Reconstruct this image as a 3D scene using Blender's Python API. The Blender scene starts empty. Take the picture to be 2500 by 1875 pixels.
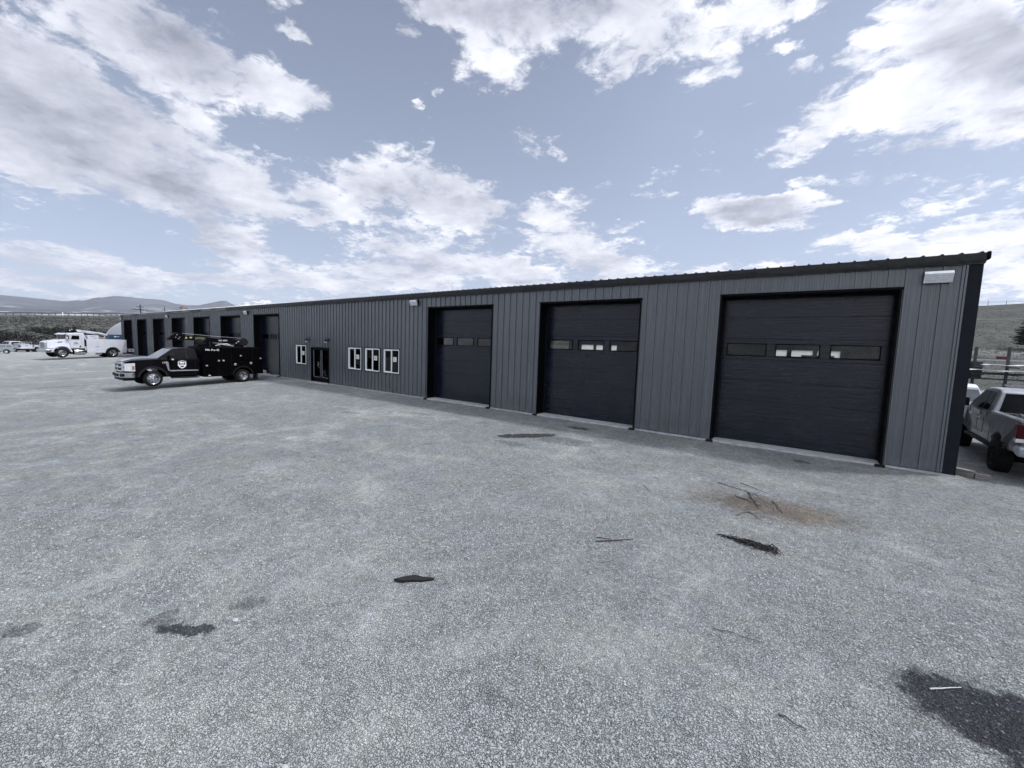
import bpy, bmesh, math, random
import numpy as np
from mathutils import Vector, Matrix, noise
R = math.radians
scene = bpy.context.scene
COL = scene.collection
# ---------------------------------------------------------------- camera
cam_d = bpy.data.cameras.new("camera"); cam = bpy.data.objects.new("camera", cam_d); COL.objects.link(cam)
cam_d.sensor_width = 36.0; cam_d.lens = 36.0*992.934/2500.0
cam_d.clip_start = 0.05; cam_d.clip_end = 60000
rx = Vector((0.80999504, 0.58545856, 0.03385713)); ux = Vector((-0.08064055, 0.05401093, 0.99527882)); fw = Vector((-0.58086584, 0.80890117, -0.09096029))
cam.matrix_world = Matrix(((rx.x, ux.x, -fw.x, 0), (rx.y, ux.y, -fw.y, 0), (rx.z, ux.z, -fw.z, 2.5862), (0, 0, 0, 1)))
scene.camera = cam
# ---------------------------------------------------------------- exposure, sun
scene.view_settings.view_transform = 'Standard'; scene.view_settings.look = 'None'
scene.view_settings.gamma = 1.0; scene.view_settings.use_curve_mapping = False
scene.view_settings.exposure = EXPOSURE = 0.3
scene.cycles.max_bounces = 6; scene.cycles.diffuse_bounces = 3; scene.cycles.glossy_bounces = 3; scene.cycles.transparent_max_bounces = 16
scene.cycles.volume_bounces = 1
scene.cycles.sample_clamp_indirect = 6.0
scene.cycles.use_denoising = True
SUN_AZ, SUN_EL = 62.0, 57.0         # degrees, azimuth from +Y towards +X
sun_d = bpy.data.lights.new("sun", 'SUN'); sun_d.energy = 2.3; sun_d.angle = R(4.0); sun_d.color = (1.0, 0.975, 0.95)
sun = bpy.data.objects.new("sun", sun_d); COL.objects.link(sun)
sdir = Vector((math.sin(R(SUN_AZ))*math.cos(R(SUN_EL)), math.cos(R(SUN_AZ))*math.cos(R(SUN_EL)), math.sin(R(SUN_EL))))
sun.rotation_euler = sdir.to_track_quat('Z', 'Y').to_euler()
sun.location = (0, 0, 60)
# ---------------------------------------------------------------- node helpers
class NT:
    def __init__(s, tree): s.t = tree; s.n = tree.nodes; s.l = tree.links
    def node(s, typ, **kw):
        x = s.n.new(typ)
        for k, v in kw.items(): setattr(x, k, v)
        return x
    def put(s, sock, v):
        if isinstance(v, bpy.types.NodeSocket): s.l.new(v, sock)
        elif v is not None:
            if hasattr(sock.default_value, '__len__') and not hasattr(v, '__len__'): v = [v]*len(sock.default_value)
            if hasattr(sock.default_value, '__len__') and len(sock.default_value) == 4 and len(v) == 3: v = list(v)+[1]
            sock.default_value = v
    def math(s, op, a, b=None, c=None, clamp=False):
        x = s.node('ShaderNodeMath', operation=op, use_clamp=clamp)
        for i, v in enumerate((a, b, c)):
            if v is not None: s.put(x.inputs[i], v)
        return x.outputs[0]
    def vmath(s, op, a, b=None, scale=None):
        x = s.node('ShaderNodeVectorMath', operation=op)
        s.put(x.inputs[0], a)
        if b is not None: s.put(x.inputs[1], b)
        if scale is not None: s.put(x.inputs['Scale'], scale)
        return x.outputs[1] if op in ('DOT_PRODUCT', 'LENGTH', 'DISTANCE') else x.outputs[0]
    def noise(s, vec, scale, detail=4, rough=0.5, dist=0.0, color=False):
        x = s.node('ShaderNodeTexNoise')
        if vec is not None: s.l.new(vec, x.inputs['Vector'])
        s.put(x.inputs['Scale'], scale); s.put(x.inputs['Detail'], detail); s.put(x.inputs['Roughness'], rough); s.put(x.inputs['Distortion'], dist)
        return x.outputs['Color'] if color else x.outputs[0]
    def voro(s, vec, scale, feature='F1', rand=1.0):
        x = s.node('ShaderNodeTexVoronoi', feature=feature)
        s.l.new(vec, x.inputs['Vector']); s.put(x.inputs['Scale'], scale); s.put(x.inputs['Randomness'], rand)
        return x
    def maprange(s, v, a, b, c=0.0, d=1.0, smooth=False):
        x = s.node('ShaderNodeMapRange', interpolation_type='SMOOTHSTEP' if smooth else 'LINEAR')
        x.clamp = True
        s.put(x.inputs[0], v); s.put(x.inputs[1], a); s.put(x.inputs[2], b); s.put(x.inputs[3], c); s.put(x.inputs[4], d)
        return x.outputs[0]
    def mix(s, f, a, b, blend='MIX'):
        x = s.node('ShaderNodeMix', data_type='RGBA', blend_type=blend)
        s.put(x.inputs[0], f); s.put(x.inputs[6], a); s.put(x.inputs[7], b)
        return x.outputs[2]
    def ellipse(s, vec, cx, cy, rx_, ry_, rot, cz=0):
        m = s.node('ShaderNodeMapping', vector_type='TEXTURE')
        s.l.new(vec, m.inputs[0]); m.inputs[1].default_value = (cx, cy, cz); m.inputs[2].default_value = (0, 0, R(rot)); m.inputs[3].default_value = (rx_, ry_, 1.0)
        g = s.node('ShaderNodeTexGradient', gradient_type='SPHERICAL'); s.l.new(m.outputs[0], g.inputs[0])
        return g.outputs[1]
    def sepxyz(s, v):
        x = s.node('ShaderNodeSeparateXYZ'); s.l.new(v, x.inputs[0]); return x.outputs
    def comb(s, x_, y_, z_=0.0):
        x = s.node('ShaderNodeCombineXYZ'); s.put(x.inputs[0], x_); s.put(x.inputs[1], y_); s.put(x.inputs[2], z_); return x.outputs[0]
# ---------------------------------------------------------------- world: sky with clouds fixed to compass directions
CLOUDS= [(-79.1, 27.8, 5.2, 2.5, -169.0, 1), (-73.6, 26.9, 6.5, 3.8, -180.0, 1), (-65.7, 26.2, 5.4, 2.7, -180.0, 1), (-76.1, 28.1, 4.7, 3.0, -176.0, 0.9), (-83.7, 21.9, 4.9, 3.1, -169.0, 0.95), (-82.5, 18.6, 7.5, 5.1, 180.0, 1), (-76.5, 16.6, 8.9, 4.3, 166.0, 1), (-84.9, 14.5, 4.9, 1.9, -176.0, 1), (-69.0, 16.5, 6.2, 3.0, 170.0, 1), (-73.1, 20.1, 3.3, 2.7, -179.0, 0.8), (-65.4, 15.5, 4.2, 1.2, -179.0, 0.7), (-85.5, 18.5, 4.6, 2.8, 67.0, 1), (-52.8, 20.5, 7.2, 3.1, -171.0, 1), (-45.6, 18.2, 8.3, 3.8, 167.0, 1), (-59.4, 17.3, 6.8, 1.9, -178.0, 0.9), (-40.6, 17.9, 4.4, 2.3, -176.0, 0.9), (-62.9, 19.8, 4.3, 0.6, 178.0, 0.5), (-49.2, 14.5, 7.0, 1.7, 166.0, 0.8), (-58.3, 15.1, 5.4, 1.3, -172.0, 0.75), (-70.5, 11.2, 4.7, 2.1, 170.0, 0.95), (-66.9, 9.2, 5.5, 1.6, 177.0, 0.85), (-83.6, 7.0, 6.4, 1.2, 173.0, 0.7), (-85.4, 4.7, 5.8, 1.1, 176.0, 0.75), (-80.1, 4.8, 5.9, 1.2, 179.0, 0.8), (-71.0, 6.6, 8.5, 1.4, -178.0, 0.85), (-60.5, 7.2, 12.1, 1.7, -179.0, 0.85), (-47.9, 11.8, 9.6, 2.5, 175.0, 0.95), (-51.5, 8.6, 11.8, 1.8, -180.0, 0.9), (-37.2, 10.0, 10.2, 2.4, 176.0, 0.95), (-30.5, 16.6, 5.3, 2.2, 170.0, 0.95), (-26.3, 12.9, 9.3, 2.4, 170.0, 0.95), (-28.8, 18.8, 3.1, 1.2, 179.0, 0.6), (-21.9, 15.9, 2.7, 0.7, -177.0, 0.6), (-41.7, 11.6, 7.6, 1.8, -177.0, 0.85), (-22.2, 10.1, 7.8, 1.2, 179.0, 0.8), (-9.3, 9.7, 9.6, 1.1, -178.0, 0.85), (-13.6, 10.9, 3.8, 0.8, 177.0, 0.6), (-43.7, 37.4, 8.9, 1.7, -175.0, 1), (-36.5, 36.7, 12.1, 2.7, 177.0, 1), (-40.0, 33.9, 4.8, 3.1, 167.0, 0.85), (-26.9, 36.6, 13.5, 2.2, 180.0, 1), (-21.5, 34.7, 7.6, 3.1, -169.0, 0.95), (-23.3, 31.8, 2.8, 1.8, -155.0, 0.85), (-15.5, 34.4, 8.2, 2.5, 180.0, 0.9), (-8.6, 34.9, 8.3, 1.4, 176.0, 0.9), (-12.0, 30.6, 3.7, 1.1, -180.0, 0.68), (-10.7, 32.1, 2.6, 1.7, -176.0, 0.6), (10.6, 26.8, 7.4, 3.4, 151.0, 1), (8.3, 24.3, 7.9, 3.9, 177.0, 1), (2.9, 24.7, 6.4, 2.3, -174.0, 0.95), (-1.2, 23.1, 5.7, 1.4, -170.0, 0.85), (12.3, 21.3, 5.3, 2.5, 164.0, 1), (3.5, 28.6, 2.9, 1.9, 179.0, 0.85), (-1.4, 28.6, 2.7, 1.1, 180.0, 0.6), (-3.7, 31.3, 1.8, 0.8, 160.0, 0.5), (7.3, 20.3, 5.7, 1.2, 179.0, 0.7), (-9.9, 17.2, 3.6, 1.3, 173.0, 0.9), (-5.9, 16.5, 5.9, 1.7, 175.0, 0.95), (-2.3, 16.7, 3.1, 1.1, 170.0, 0.85), (-9.9, 18.2, 2.6, 1.0, 172.0, 0.7), (3.1, 18.2, 6.8, 1.0, 173.0, 0.58), (6.7, 17.3, 1.9, 0.7, -168.0, 0.6), (3.7, 11.8, 4.1, 1.4, 179.0, 0.9), (7.3, 10.9, 3.6, 1.4, -178.0, 0.9), (12.7, 11.9, 3.5, 1.4, 180.0, 0.95), (14.0, 9.1, 4.6, 2.7, 165.0, 0.95), (10.6, 10.2, 3.7, 1.6, 169.0, 0.9), (-12.4, 23.3, 2.7, 1.6, 140.0, 0.5), (-10.2, 21.6, 3.2, 0.7, 155.0, 0.5), (-35.3, 25.4, 2.2, 1.9, 96.0, 0.5), (-31.6, 25.2, 1.5, 1.3, 111.0, 0.46), (-16.5, 21.6, 3.7, 0.6, -165.0, 0.48), (-15.3, 19.6, 5.9, 0.6, -174.0, 0.45), (-24.6, 20.5, 2.3, 0.5, -165.0, 0.45), (-63.2, 33.9, 2.7, 1.2, -161.0, 0.7), (-63.6, 31.7, 1.8, 0.5, -178.0, 0.6), (-50.9, 34.4, 1.3, 0.8, -166.0, 0.6), (-47.6, 28.9, 1.0, 0.4, -172.0, 0.55), (-45.4, 29.8, 0.8, 0.4, 138.0, 0.5), (-47.2, 23.7, 1.8, 1.0, -147.0, 0.55), (-82.6, 13.1, 1.1, 0.6, -155.0, 0.6), (-84.7, 11.2, 0.9, 0.6, -170.0, 0.55), (-80.2, 10.7, 0.9, 0.4, -178.0, 0.42), (11.3, 14.7, 9.6, 2.3, 172.0, 0.4), (-83.8, 25.1, 2.1, 0.7, -151.0, 0.55), (-67.8, 20.2, 1.2, 0.8, -155.0, 0.5), (-41.3, 19.5, 2.8, 1.5, -176.0, 0.7)]
GREYS= [(11.1, 26.9, 4.9, 2.6, 143.0, 1.0), (12.8, 23.4, 3.6, 1.7, 150.0, 0.6), (-5.4, 16.4, 4.9, 1.0, 177.0, 0.95), (-52.2, 19.8, 4.1, 1.6, -172.0, 0.4), (-43.1, 17.8, 5.5, 1.8, 176.0, 0.4), (-81.9, 18.4, 7.1, 3.6, 175.0, 0.42), (-76.2, 15.7, 7.4, 2.1, 164.0, 0.45), (-76.1, 27.4, 4.8, 2.3, -179.0, 0.4), (-34.7, 37.6, 13.3, 1.6, -179.0, 0.6), (-43.7, 37.0, 4.8, 1.1, -175.0, 0.5), (8.2, 19.3, 5.9, 0.9, 177.0, 0.45), (-70.5, 10.2, 3.8, 1.0, 176.0, 0.4), (-47.9, 10.0, 8.5, 1.1, 179.0, 0.35), (11.0, 12.0, 1.8, 0.6, 168.0, 0.35), (3.9, 17.7, 5.3, 0.6, 168.0, 0.5), (-26.5, 12.0, 6.8, 1.1, 175.0, 0.3), (12.1, 20.9, 1.8, 0.6, 158.0, 0.5), (-27.0, 9.6, 12.5, 0.7, -180.0, 0.3), (7.1, 10.2, 3.4, 0.6, 173.0, 0.25)]

world = bpy.data.worlds.new("World"); scene.world = world; world.use_nodes = True
w = NT(world.node_tree); w.n.clear()
out = w.node('ShaderNodeOutputWorld'); bg = w.node('ShaderNodeBackground'); w.l.new(bg.outputs[0], out.inputs[0])
SKY_STR = 0.1
bg.inputs[1].default_value = SKY_STR
sky = w.node('ShaderNodeTexSky', sky_type='NISHITA'); sky.sun_disc = False
sky.sun_elevation = R(SUN_EL); sky.sun_rotation = R(SUN_AZ); sky.altitude = 1200; sky.air_density = 1.0; sky.dust_density = 2.0; sky.ozone_density = 1.0
hs = w.node('ShaderNodeHueSaturation'); w.l.new(sky.outputs[0], hs.inputs['Color']); hs.inputs['Saturation'].default_value = 0.66; hs.inputs['Hue'].default_value = 0.508; hs.inputs['Value'].default_value = 1.0
tc = w.node('ShaderNodeTexCoord'); dvec = tc.outputs['Generated']
dx, dy, dz = w.sepxyz(dvec)
az = w.math('MULTIPLY', w.math('ARCTAN2', dx, dy), 57.29578/10)
el = w.math('MULTIPLY', w.math('ARCSINE', dz), 57.29578/10)
P = w.comb(az, el)
den = w.math('ADD', w.math('MAXIMUM', dz, 0.0), 0.22)
plan = w.comb(w.math('DIVIDE', dx, den), w.math('DIVIDE', dy, den), w.math('MULTIPLY', dz, 1.5))
warp = w.vmath('SUBTRACT', w.noise(plan, 3.6, 9, 0.66, color=True), (0.5, 0.5, 0.5))
wx, wy, wz_ = w.sepxyz(warp)
Pw = w.vmath('ADD', P, w.comb(w.math('MULTIPLY', wx, 1.1), w.math('MULTIPLY', wy, 0.75), 0.0))
acc = None
for (a, e, sa, se, rot, wt) in CLOUDS:
    g = w.ellipse(Pw, a/10, e/10, sa/10*1.5, se/10*1.55, rot)
    g = w.math('MULTIPLY', g, wt*1.55)
    g = w.math('MINIMUM', g, wt)
    acc = g if acc is None else w.math('MAXIMUM', acc, g)
grey = None
for (a, e, sa, se, rot, wt) in GREYS:
    g = w.math('MULTIPLY', w.ellipse(Pw, a/10, e/10, sa/10*1.5, se/10*1.5, rot), wt*1.6)
    grey = g if grey is None else w.math('MAXIMUM', grey, g)
n1 = w.noise(plan, 4.2, 11, 0.63, 0.4)
n2 = w.noise(plan, 17.0, 8, 0.66, 0.5)
# unseen cloud added behind the camera and overhead, to light wall and ground
away = w.math('MAXIMUM', w.maprange(w.math('ABSOLUTE', w.math('ADD', az, 3.6)), 6.2, 7.6, 0, 0.80, True), w.maprange(el, 4.4, 5.4, 0, 0.72, True))
acc = w.math('MAXIMUM', acc, away)
fld = w.math('ADD', acc, w.math('MULTIPLY', w.math('SUBTRACT', n1, 0.5), 1.75))
fld = w.math('ADD', fld, w.math('MULTIPLY', w.math('SUBTRACT', n2, 0.5), 1.4))
dens = w.math('POWER', w.maprange(fld, 0.40, 0.90, 0, 1, True), 0.8)
# light catching relief: the noise here against the noise a step towards the sun
off = w.vmath('ADD', plan, (0.10, 0.16, 0.05))
n1b = w.noise(off, 4.2, 6, 0.6, 0.4)
rel = w.math('ADD', w.math('MULTIPLY', w.math('SUBTRACT', n1, n1b), 2.4), w.math('MULTIPLY', w.math('SUBTRACT', n2, 0.5), 0.7))
thick = w.maprange(fld, 0.6, 1.5, 0, 1, True)
azs = w.maprange(az, -9.0, 2.0, 0.0, 1.0)
lum = w.math('SUBTRACT', w.math('ADD', 0.64, w.math('MULTIPLY', azs, 0.27)), w.math('MULTIPLY', thick, 0.08))
lum = w.math('ADD', lum, w.math('MULTIPLY', rel, 0.34))
lum = w.math('SUBTRACT', lum, w.math('MULTIPLY', w.math('MINIMUM', grey, 1.0), 0.34))
lum = w.math('MAXIMUM', lum, 0.32)
# extra brightness added out of view, behind camera and around sun, lights ground and wall
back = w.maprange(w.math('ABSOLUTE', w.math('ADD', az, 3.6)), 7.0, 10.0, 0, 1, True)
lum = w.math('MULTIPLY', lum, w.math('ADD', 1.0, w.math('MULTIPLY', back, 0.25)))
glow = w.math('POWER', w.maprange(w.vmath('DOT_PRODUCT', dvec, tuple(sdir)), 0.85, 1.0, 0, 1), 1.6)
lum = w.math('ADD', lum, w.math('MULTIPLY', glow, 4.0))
cl = w.vmath('MULTIPLY', w.mix(w.maprange(lum, 0.45, 0.95), (0.90, 0.95, 1.13), (0.965, 0.975, 1.03)), w.comb(lum, lum, lum))
cl = w.vmath('SCALE', cl, scale=1.0/SKY_STR)
# thin veil: paler towards the horizon and towards the sun side
veil = w.math('ADD', w.maprange(dz, 0.0, 0.60, 0.54, 0.14), w.math('MULTIPLY', w.maprange(az, -4.0, 3.0, 0, 1), w.maprange(w.noise(plan, 1.4, 5, 0.55), 0.35, 0.75, 0.06, 0.45)))
veil = w.math('ADD', veil, w.maprange(dz, 0.0, 0.10, 0.25, 0.0))
skyc = w.mix(w.math('MINIMUM', veil, 0.85), hs.outputs[0], w.vmath('SCALE', w.comb(0.42, 0.51, 0.70), scale=1.0/SKY_STR))
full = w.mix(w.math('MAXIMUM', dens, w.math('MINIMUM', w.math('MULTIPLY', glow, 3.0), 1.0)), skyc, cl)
low = w.mix(w.maprange(dz, -0.02, 0.0, 1, 0), full, (2.4, 2.5, 2.8))
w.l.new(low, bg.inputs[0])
world.cycles.sampling_method = 'MANUAL'; world.cycles.sample_map_resolution = 512
# ---------------------------------------------------------------- materials
def mat(name, color, rough=0.6, metal=0.0, var=0.12, vscale=3.0, bump=0.0, bscale=40.0, stretch=None, coat=0.0, spec=0.5, emit=None):
    m = bpy.data.materials.new(name); m.use_nodes = True
    t = NT(m.node_tree); b = t.n['Principled BSDF']
    co = t.node('ShaderNodeTexCoord').outputs['Object']
    if stretch:
        mp = t.node('ShaderNodeMapping'); t.l.new(co, mp.inputs[0]); mp.inputs[3].default_value = stretch; co = mp.outputs[0]
    n = t.noise(co, vscale, 5, 0.6)
    f = t.maprange(n, 0.3, 0.7, 1-var, 1+var)
    c = t.vmath('SCALE', tuple(color), scale=f)
    t.l.new(c, b.inputs['Base Color'])
    t.l.new(t.maprange(t.noise(co, vscale*2.3, 4), 0.3, 0.7, max(0.02, rough*0.85), min(1, rough*1.15)), b.inputs['Roughness'])
    b.inputs['Metallic'].default_value = metal; b.inputs['Coat Weight'].default_value = coat; b.inputs['Coat Roughness'].default_value = 0.06
    b.inputs['Specular IOR Level'].default_value = spec
    if emit: b.inputs['Emission Color'].default_value = (*emit[:3], 1); b.inputs['Emission Strength'].default_value = emit[3]
    if bump:
        bp = t.node('ShaderNodeBump'); bp.inputs['Strength'].default_value = 1.0; bp.inputs['Distance'].default_value = bump
        t.l.new(t.noise(co, bscale, 5, 0.6), bp.inputs['Height']); t.l.new(bp.outputs[0], b.inputs['Normal'])
    return m
def glass(name, tint=(0.5, 0.52, 0.55), refl=1.0):
    m = bpy.data.materials.new(name); m.use_nodes = True; t = NT(m.node_tree); t.n.clear()
    o = t.node('ShaderNodeOutputMaterial'); mx = t.node('ShaderNodeMixShader'); tr = t.node('ShaderNodeBsdfTransparent'); gl = t.node('ShaderNodeBsdfGlossy')
    tr.inputs[0].default_value = (*tint, 1); gl.inputs['Roughness'].default_value = 0.02; gl.inputs[0].default_value = (0.95*refl, 0.96*refl, 1.0*refl, 1)
    fr = t.node('ShaderNodeFresnel'); fr.inputs[0].default_value = 1.33
    co = t.node('ShaderNodeTexCoord').outputs['Object']
    bp = t.node('ShaderNodeBump'); bp.inputs['Distance'].default_value = 0.0015; t.l.new(t.noise(co, 0.9, 1), bp.inputs['Height'])
    t.l.new(bp.outputs[0], gl.inputs['Normal'])
    t.l.new(fr.outputs[0], mx.inputs[0]); t.l.new(tr.outputs[0], mx.inputs[1]); t.l.new(gl.outputs[0], mx.inputs[2]); t.l.new(mx.outputs[0], o.inputs[0])
    return m
M = {}
M['gloss_black'] = mat('black_paint', (0.002, 0.002, 0.003), 0.3, coat=0.04, var=0.2, spec=0.06)
M['body_black'] = mat('black_service_body', (0.0015, 0.0015, 0.002), 0.5, var=0.25, spec=0.02)
M['crane_black'] = mat('black_crane', (0.002, 0.002, 0.003), 0.45, spec=0.06)
M['white_paint'] = mat('white_paint', (0.47, 0.49, 0.55), 0.35, coat=0.15, var=0.05)
M['white_dull'] = mat('white_dull', (0.40, 0.42, 0.47), 0.5, var=0.1)
M['silver_paint'] = mat('silver_paint', (0.075, 0.081, 0.094), 0.34, metal=0.25, coat=0.35, var=0.12, vscale=2)
M['pale_silver'] = mat('pale_silver', (0.27, 0.285, 0.32), 0.3, metal=0.35, coat=0.4, var=0.05)
M['chrome'] = mat('chrome', (0.52, 0.53, 0.56), 0.16, metal=1.0, var=0.08, vscale=6)
M['steel'] = mat('steel', (0.55, 0.56, 0.6), 0.35, metal=0.9, var=0.15)
M['rubber'] = mat('rubber', (0.006, 0.006, 0.007), 0.85, spec=0.2, var=0.3, vscale=8, bump=0.004, bscale=60)
M['plastic'] = mat('black_plastic', (0.007, 0.007, 0.009), 0.6, spec=0.2, var=0.2)
M['dark'] = mat('dark_underbody', (0.003, 0.003, 0.004), 0.9, spec=0.1)
M['car_glass'] = mat('car_glass', (0.002, 0.0025, 0.004), 0.05, coat=0.0, var=0.1, spec=0.12)
M['skylit_glass'] = mat('windscreen_glass', (0.10, 0.115, 0.13), 0.06, var=0.2, spec=1.0)  # sky reflection put into the base colour as a paler glass
M['lamp_lens'] = mat('lamp_lens', (0.52, 0.54, 0.58), 0.12, coat=0.8, var=0.15, vscale=10)
M['red_lens'] = mat('red_lens', (0.04, 0.002, 0.005), 0.3, spec=0.12, coat=0.0, var=0.2)
M['orange_lens'] = mat('orange_lens', (0.28, 0.12, 0.08), 0.2, coat=0.6)
M['letter_white'] = mat('letter_white', (0.78, 0.79, 0.82), 0.5, var=0.03)
M['letter_yellow'] = mat('letter_yellow', (0.34, 0.34, 0.15), 0.5, var=0.03)
M['letter_dark'] = mat('letter_dark', (0.03, 0.032, 0.04), 0.5)
M['blue_paint'] = mat('blue_paint', (0.018, 0.045, 0.10), 0.4, var=0.1)
M['tan_board'] = mat('tan_board', (0.20, 0.17, 0.15), 0.8, var=0.25, vscale=6)
M['concrete'] = mat('concrete', (0.36, 0.375, 0.40), 0.9, var=0.22, vscale=5, bump=0.01, bscale=30)
M['trim'] = mat('dark_trim', (0.0015, 0.0018, 0.003), 0.5, var=0.15, spec=0.08)
M['corner'] = mat('corner_trim_metal', (0.008, 0.010, 0.015), 0.5, spec=0.12, var=0.12)
M['interior'] = mat('interior_sheet', (0.055, 0.053, 0.05), 0.8, var=0.2)
M['window_white'] = mat('window_vinyl', (0.72, 0.74, 0.78), 0.4, var=0.04)
M['paper'] = mat('paper', (0.60, 0.66, 0.62), 0.8, var=0.06)
M['pane'] = glass('window_pane', (0.75, 0.77, 0.78))
M['door_glass'] = glass('door_pane', (0.80, 0.80, 0.77))
M['galv'] = mat('galvanised', (0.42, 0.44, 0.47), 0.45, metal=0.7, var=0.15)
M['rail'] = mat('dull_rail_steel', (0.05, 0.055, 0.07), 0.6, metal=0.2, var=0.2)
M['rust_post'] = mat('weathered_steel_post', (0.035, 0.035, 0.042), 0.8, var=0.4, vscale=9)
M['timber'] = mat('weathered_timber', (0.17, 0.165, 0.16), 0.9, var=0.35, vscale=4, stretch=(1, 14, 14), bump=0.01, bscale=8)
M['twig'] = mat('dry_twig', (0.06, 0.05, 0.045), 0.9, var=0.4, vscale=20)
M['pale_wood'] = mat('pale_lath', (0.42, 0.42, 0.42), 0.8, var=0.2, vscale=20)
M['bark'] = mat('dark_bark', (0.014, 0.013, 0.014), 0.9, var=0.5, vscale=20)
M['snow_sheet'] = mat('white_sheet', (0.68, 0.70, 0.74), 0.6, var=0.15)
M['pine'] = mat('pine_needles', (0.022, 0.028, 0.026), 0.9, var=0.5, vscale=2)
M['canvas'] = mat('white_canvas', (0.25, 0.265, 0.295), 0.7, var=0.08)
M['red_metal'] = mat('red_metal', (0.07, 0.012, 0.016), 0.6)
M['rust_roof'] = mat('rust_roof', (0.16, 0.09, 0.08), 0.8)
def wall_metal(name, col, streak=(14, 14, 0.35)):
    m = bpy.data.materials.new(name); m.use_nodes = True; t = NT(m.node_tree); b = t.n['Principled BSDF']
    co = t.node('ShaderNodeTexCoord').outputs['Object']
    x, y, z = t.sepxyz(co)
    mp = t.node('ShaderNodeMapping'); t.l.new(co, mp.inputs[0]); mp.inputs[3].default_value = streak
    f = t.maprange(t.noise(mp.outputs[0], 1.0, 5, 0.6), 0.3, 0.7, 0.93, 1.07)
    f2 = t.maprange(t.noise(co, 0.6, 4), 0.3, 0.7, 0.95, 1.05)
    # each sheet (0.914 m cover) rolled from a slightly different batch
    sheet = t.node('ShaderNodeTexWhiteNoise', noise_dimensions='1D'); t.l.new(t.math('FLOOR', t.math('DIVIDE', x, 0.914)), sheet.inputs['W'])
    f3 = t.maprange(sheet.outputs[0], 0, 1, 0.95, 1.05)
    c = t.vmath('SCALE', col, scale=t.math('MULTIPLY', t.math('MULTIPLY', f, f2), f3))
    dust = t.math('MULTIPLY', t.maprange(z, 0.0, 0.35, 1, 0, True), t.maprange(t.noise(co, 5, 6, 0.65), 0.35, 0.7, 0, 0.35))
    t.l.new(t.mix(dust, c, (0.22, 0.22, 0.225)), b.inputs['Base Color'])
    t.l.new(t.maprange(f, 0.93, 1.07, 0.22, 0.29), b.inputs['Roughness'])
    b.inputs['Metallic'].default_value = 0.0; b.inputs['Specular IOR Level'].default_value = 0.75
    bp = t.node('ShaderNodeBump'); bp.inputs['Distance'].default_value = 0.004; t.l.new(t.noise(co, 2.2, 3), bp.inputs['Height']); t.l.new(bp.outputs[0], b.inputs['Normal'])
    return m
M['wall'] = wall_metal('charcoal_wall_sheet', (0.074, 0.086, 0.102))
M['roof'] = wall_metal('dark_roof_sheet', (0.05, 0.053, 0.062))
M['fascia'] = mat('eave_trim_metal', (0.085, 0.090, 0.098), 0.4, var=0.35, vscale=1.2)
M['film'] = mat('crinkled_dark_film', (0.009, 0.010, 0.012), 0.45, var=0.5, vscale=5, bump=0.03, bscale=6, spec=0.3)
def frosted():
    m = bpy.data.materials.new('frosted_panel'); m.use_nodes = True; t = NT(m.node_tree); t.n.clear()
    o = t.node('ShaderNodeOutputMaterial'); a = t.node('ShaderNodeBsdfTranslucent'); b = t.node('ShaderNodeBsdfTransparent'); x = t.node('ShaderNodeMixShader')
    a.inputs[0].default_value = (0.9, 0.92, 0.92, 1); b.inputs[0].default_value = (0.95, 0.97, 0.97, 1); x.inputs[0].default_value = 0.75
    t.l.new(b.outputs[0], x.inputs[1]); t.l.new(a.outputs[0], x.inputs[2]); t.l.new(x.outputs[0], o.inputs[0]); return m
M['frosted'] = frosted()
def door_metal():
    m = bpy.data.materials.new('embossed_door_sheet'); m.use_nodes = True; t = NT(m.node_tree); b = t.n['Principled BSDF']
    co = t.node('ShaderNodeTexCoord').outputs['Object']
    mp = t.node('ShaderNodeMapping'); t.l.new(co, mp.inputs[0]); mp.inputs[3].default_value = (1.3, 1, 22)
    n = t.noise(mp.outputs[0], 1.0, 6, 0.6, 0.6)
    c = t.vmath('SCALE', (0.0030, 0.0055, 0.0145), scale=t.maprange(n, 0.35, 0.65, 0.62, 1.4))
    # light dust that has settled on the embossed ridges
    du = t.maprange(t.noise(co, 1.7, 6, 0.65), 0.45, 0.8, 0, 0.05)
    t.l.new(t.mix(du, c, (0.2, 0.2, 0.21)), b.inputs['Base Color']); b.inputs['Roughness'].default_value = 0.20; b.inputs['Specular IOR Level'].default_value = 0.42
    bp = t.node('ShaderNodeBump'); bp.inputs['Distance'].default_value = 0.010; bp.inputs['Strength'].default_value = 0.8
    t.l.new(n, bp.inputs['Height']); t.l.new(bp.outputs[0], b.inputs['Normal'])
    return m
M['door'] = door_metal()
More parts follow.
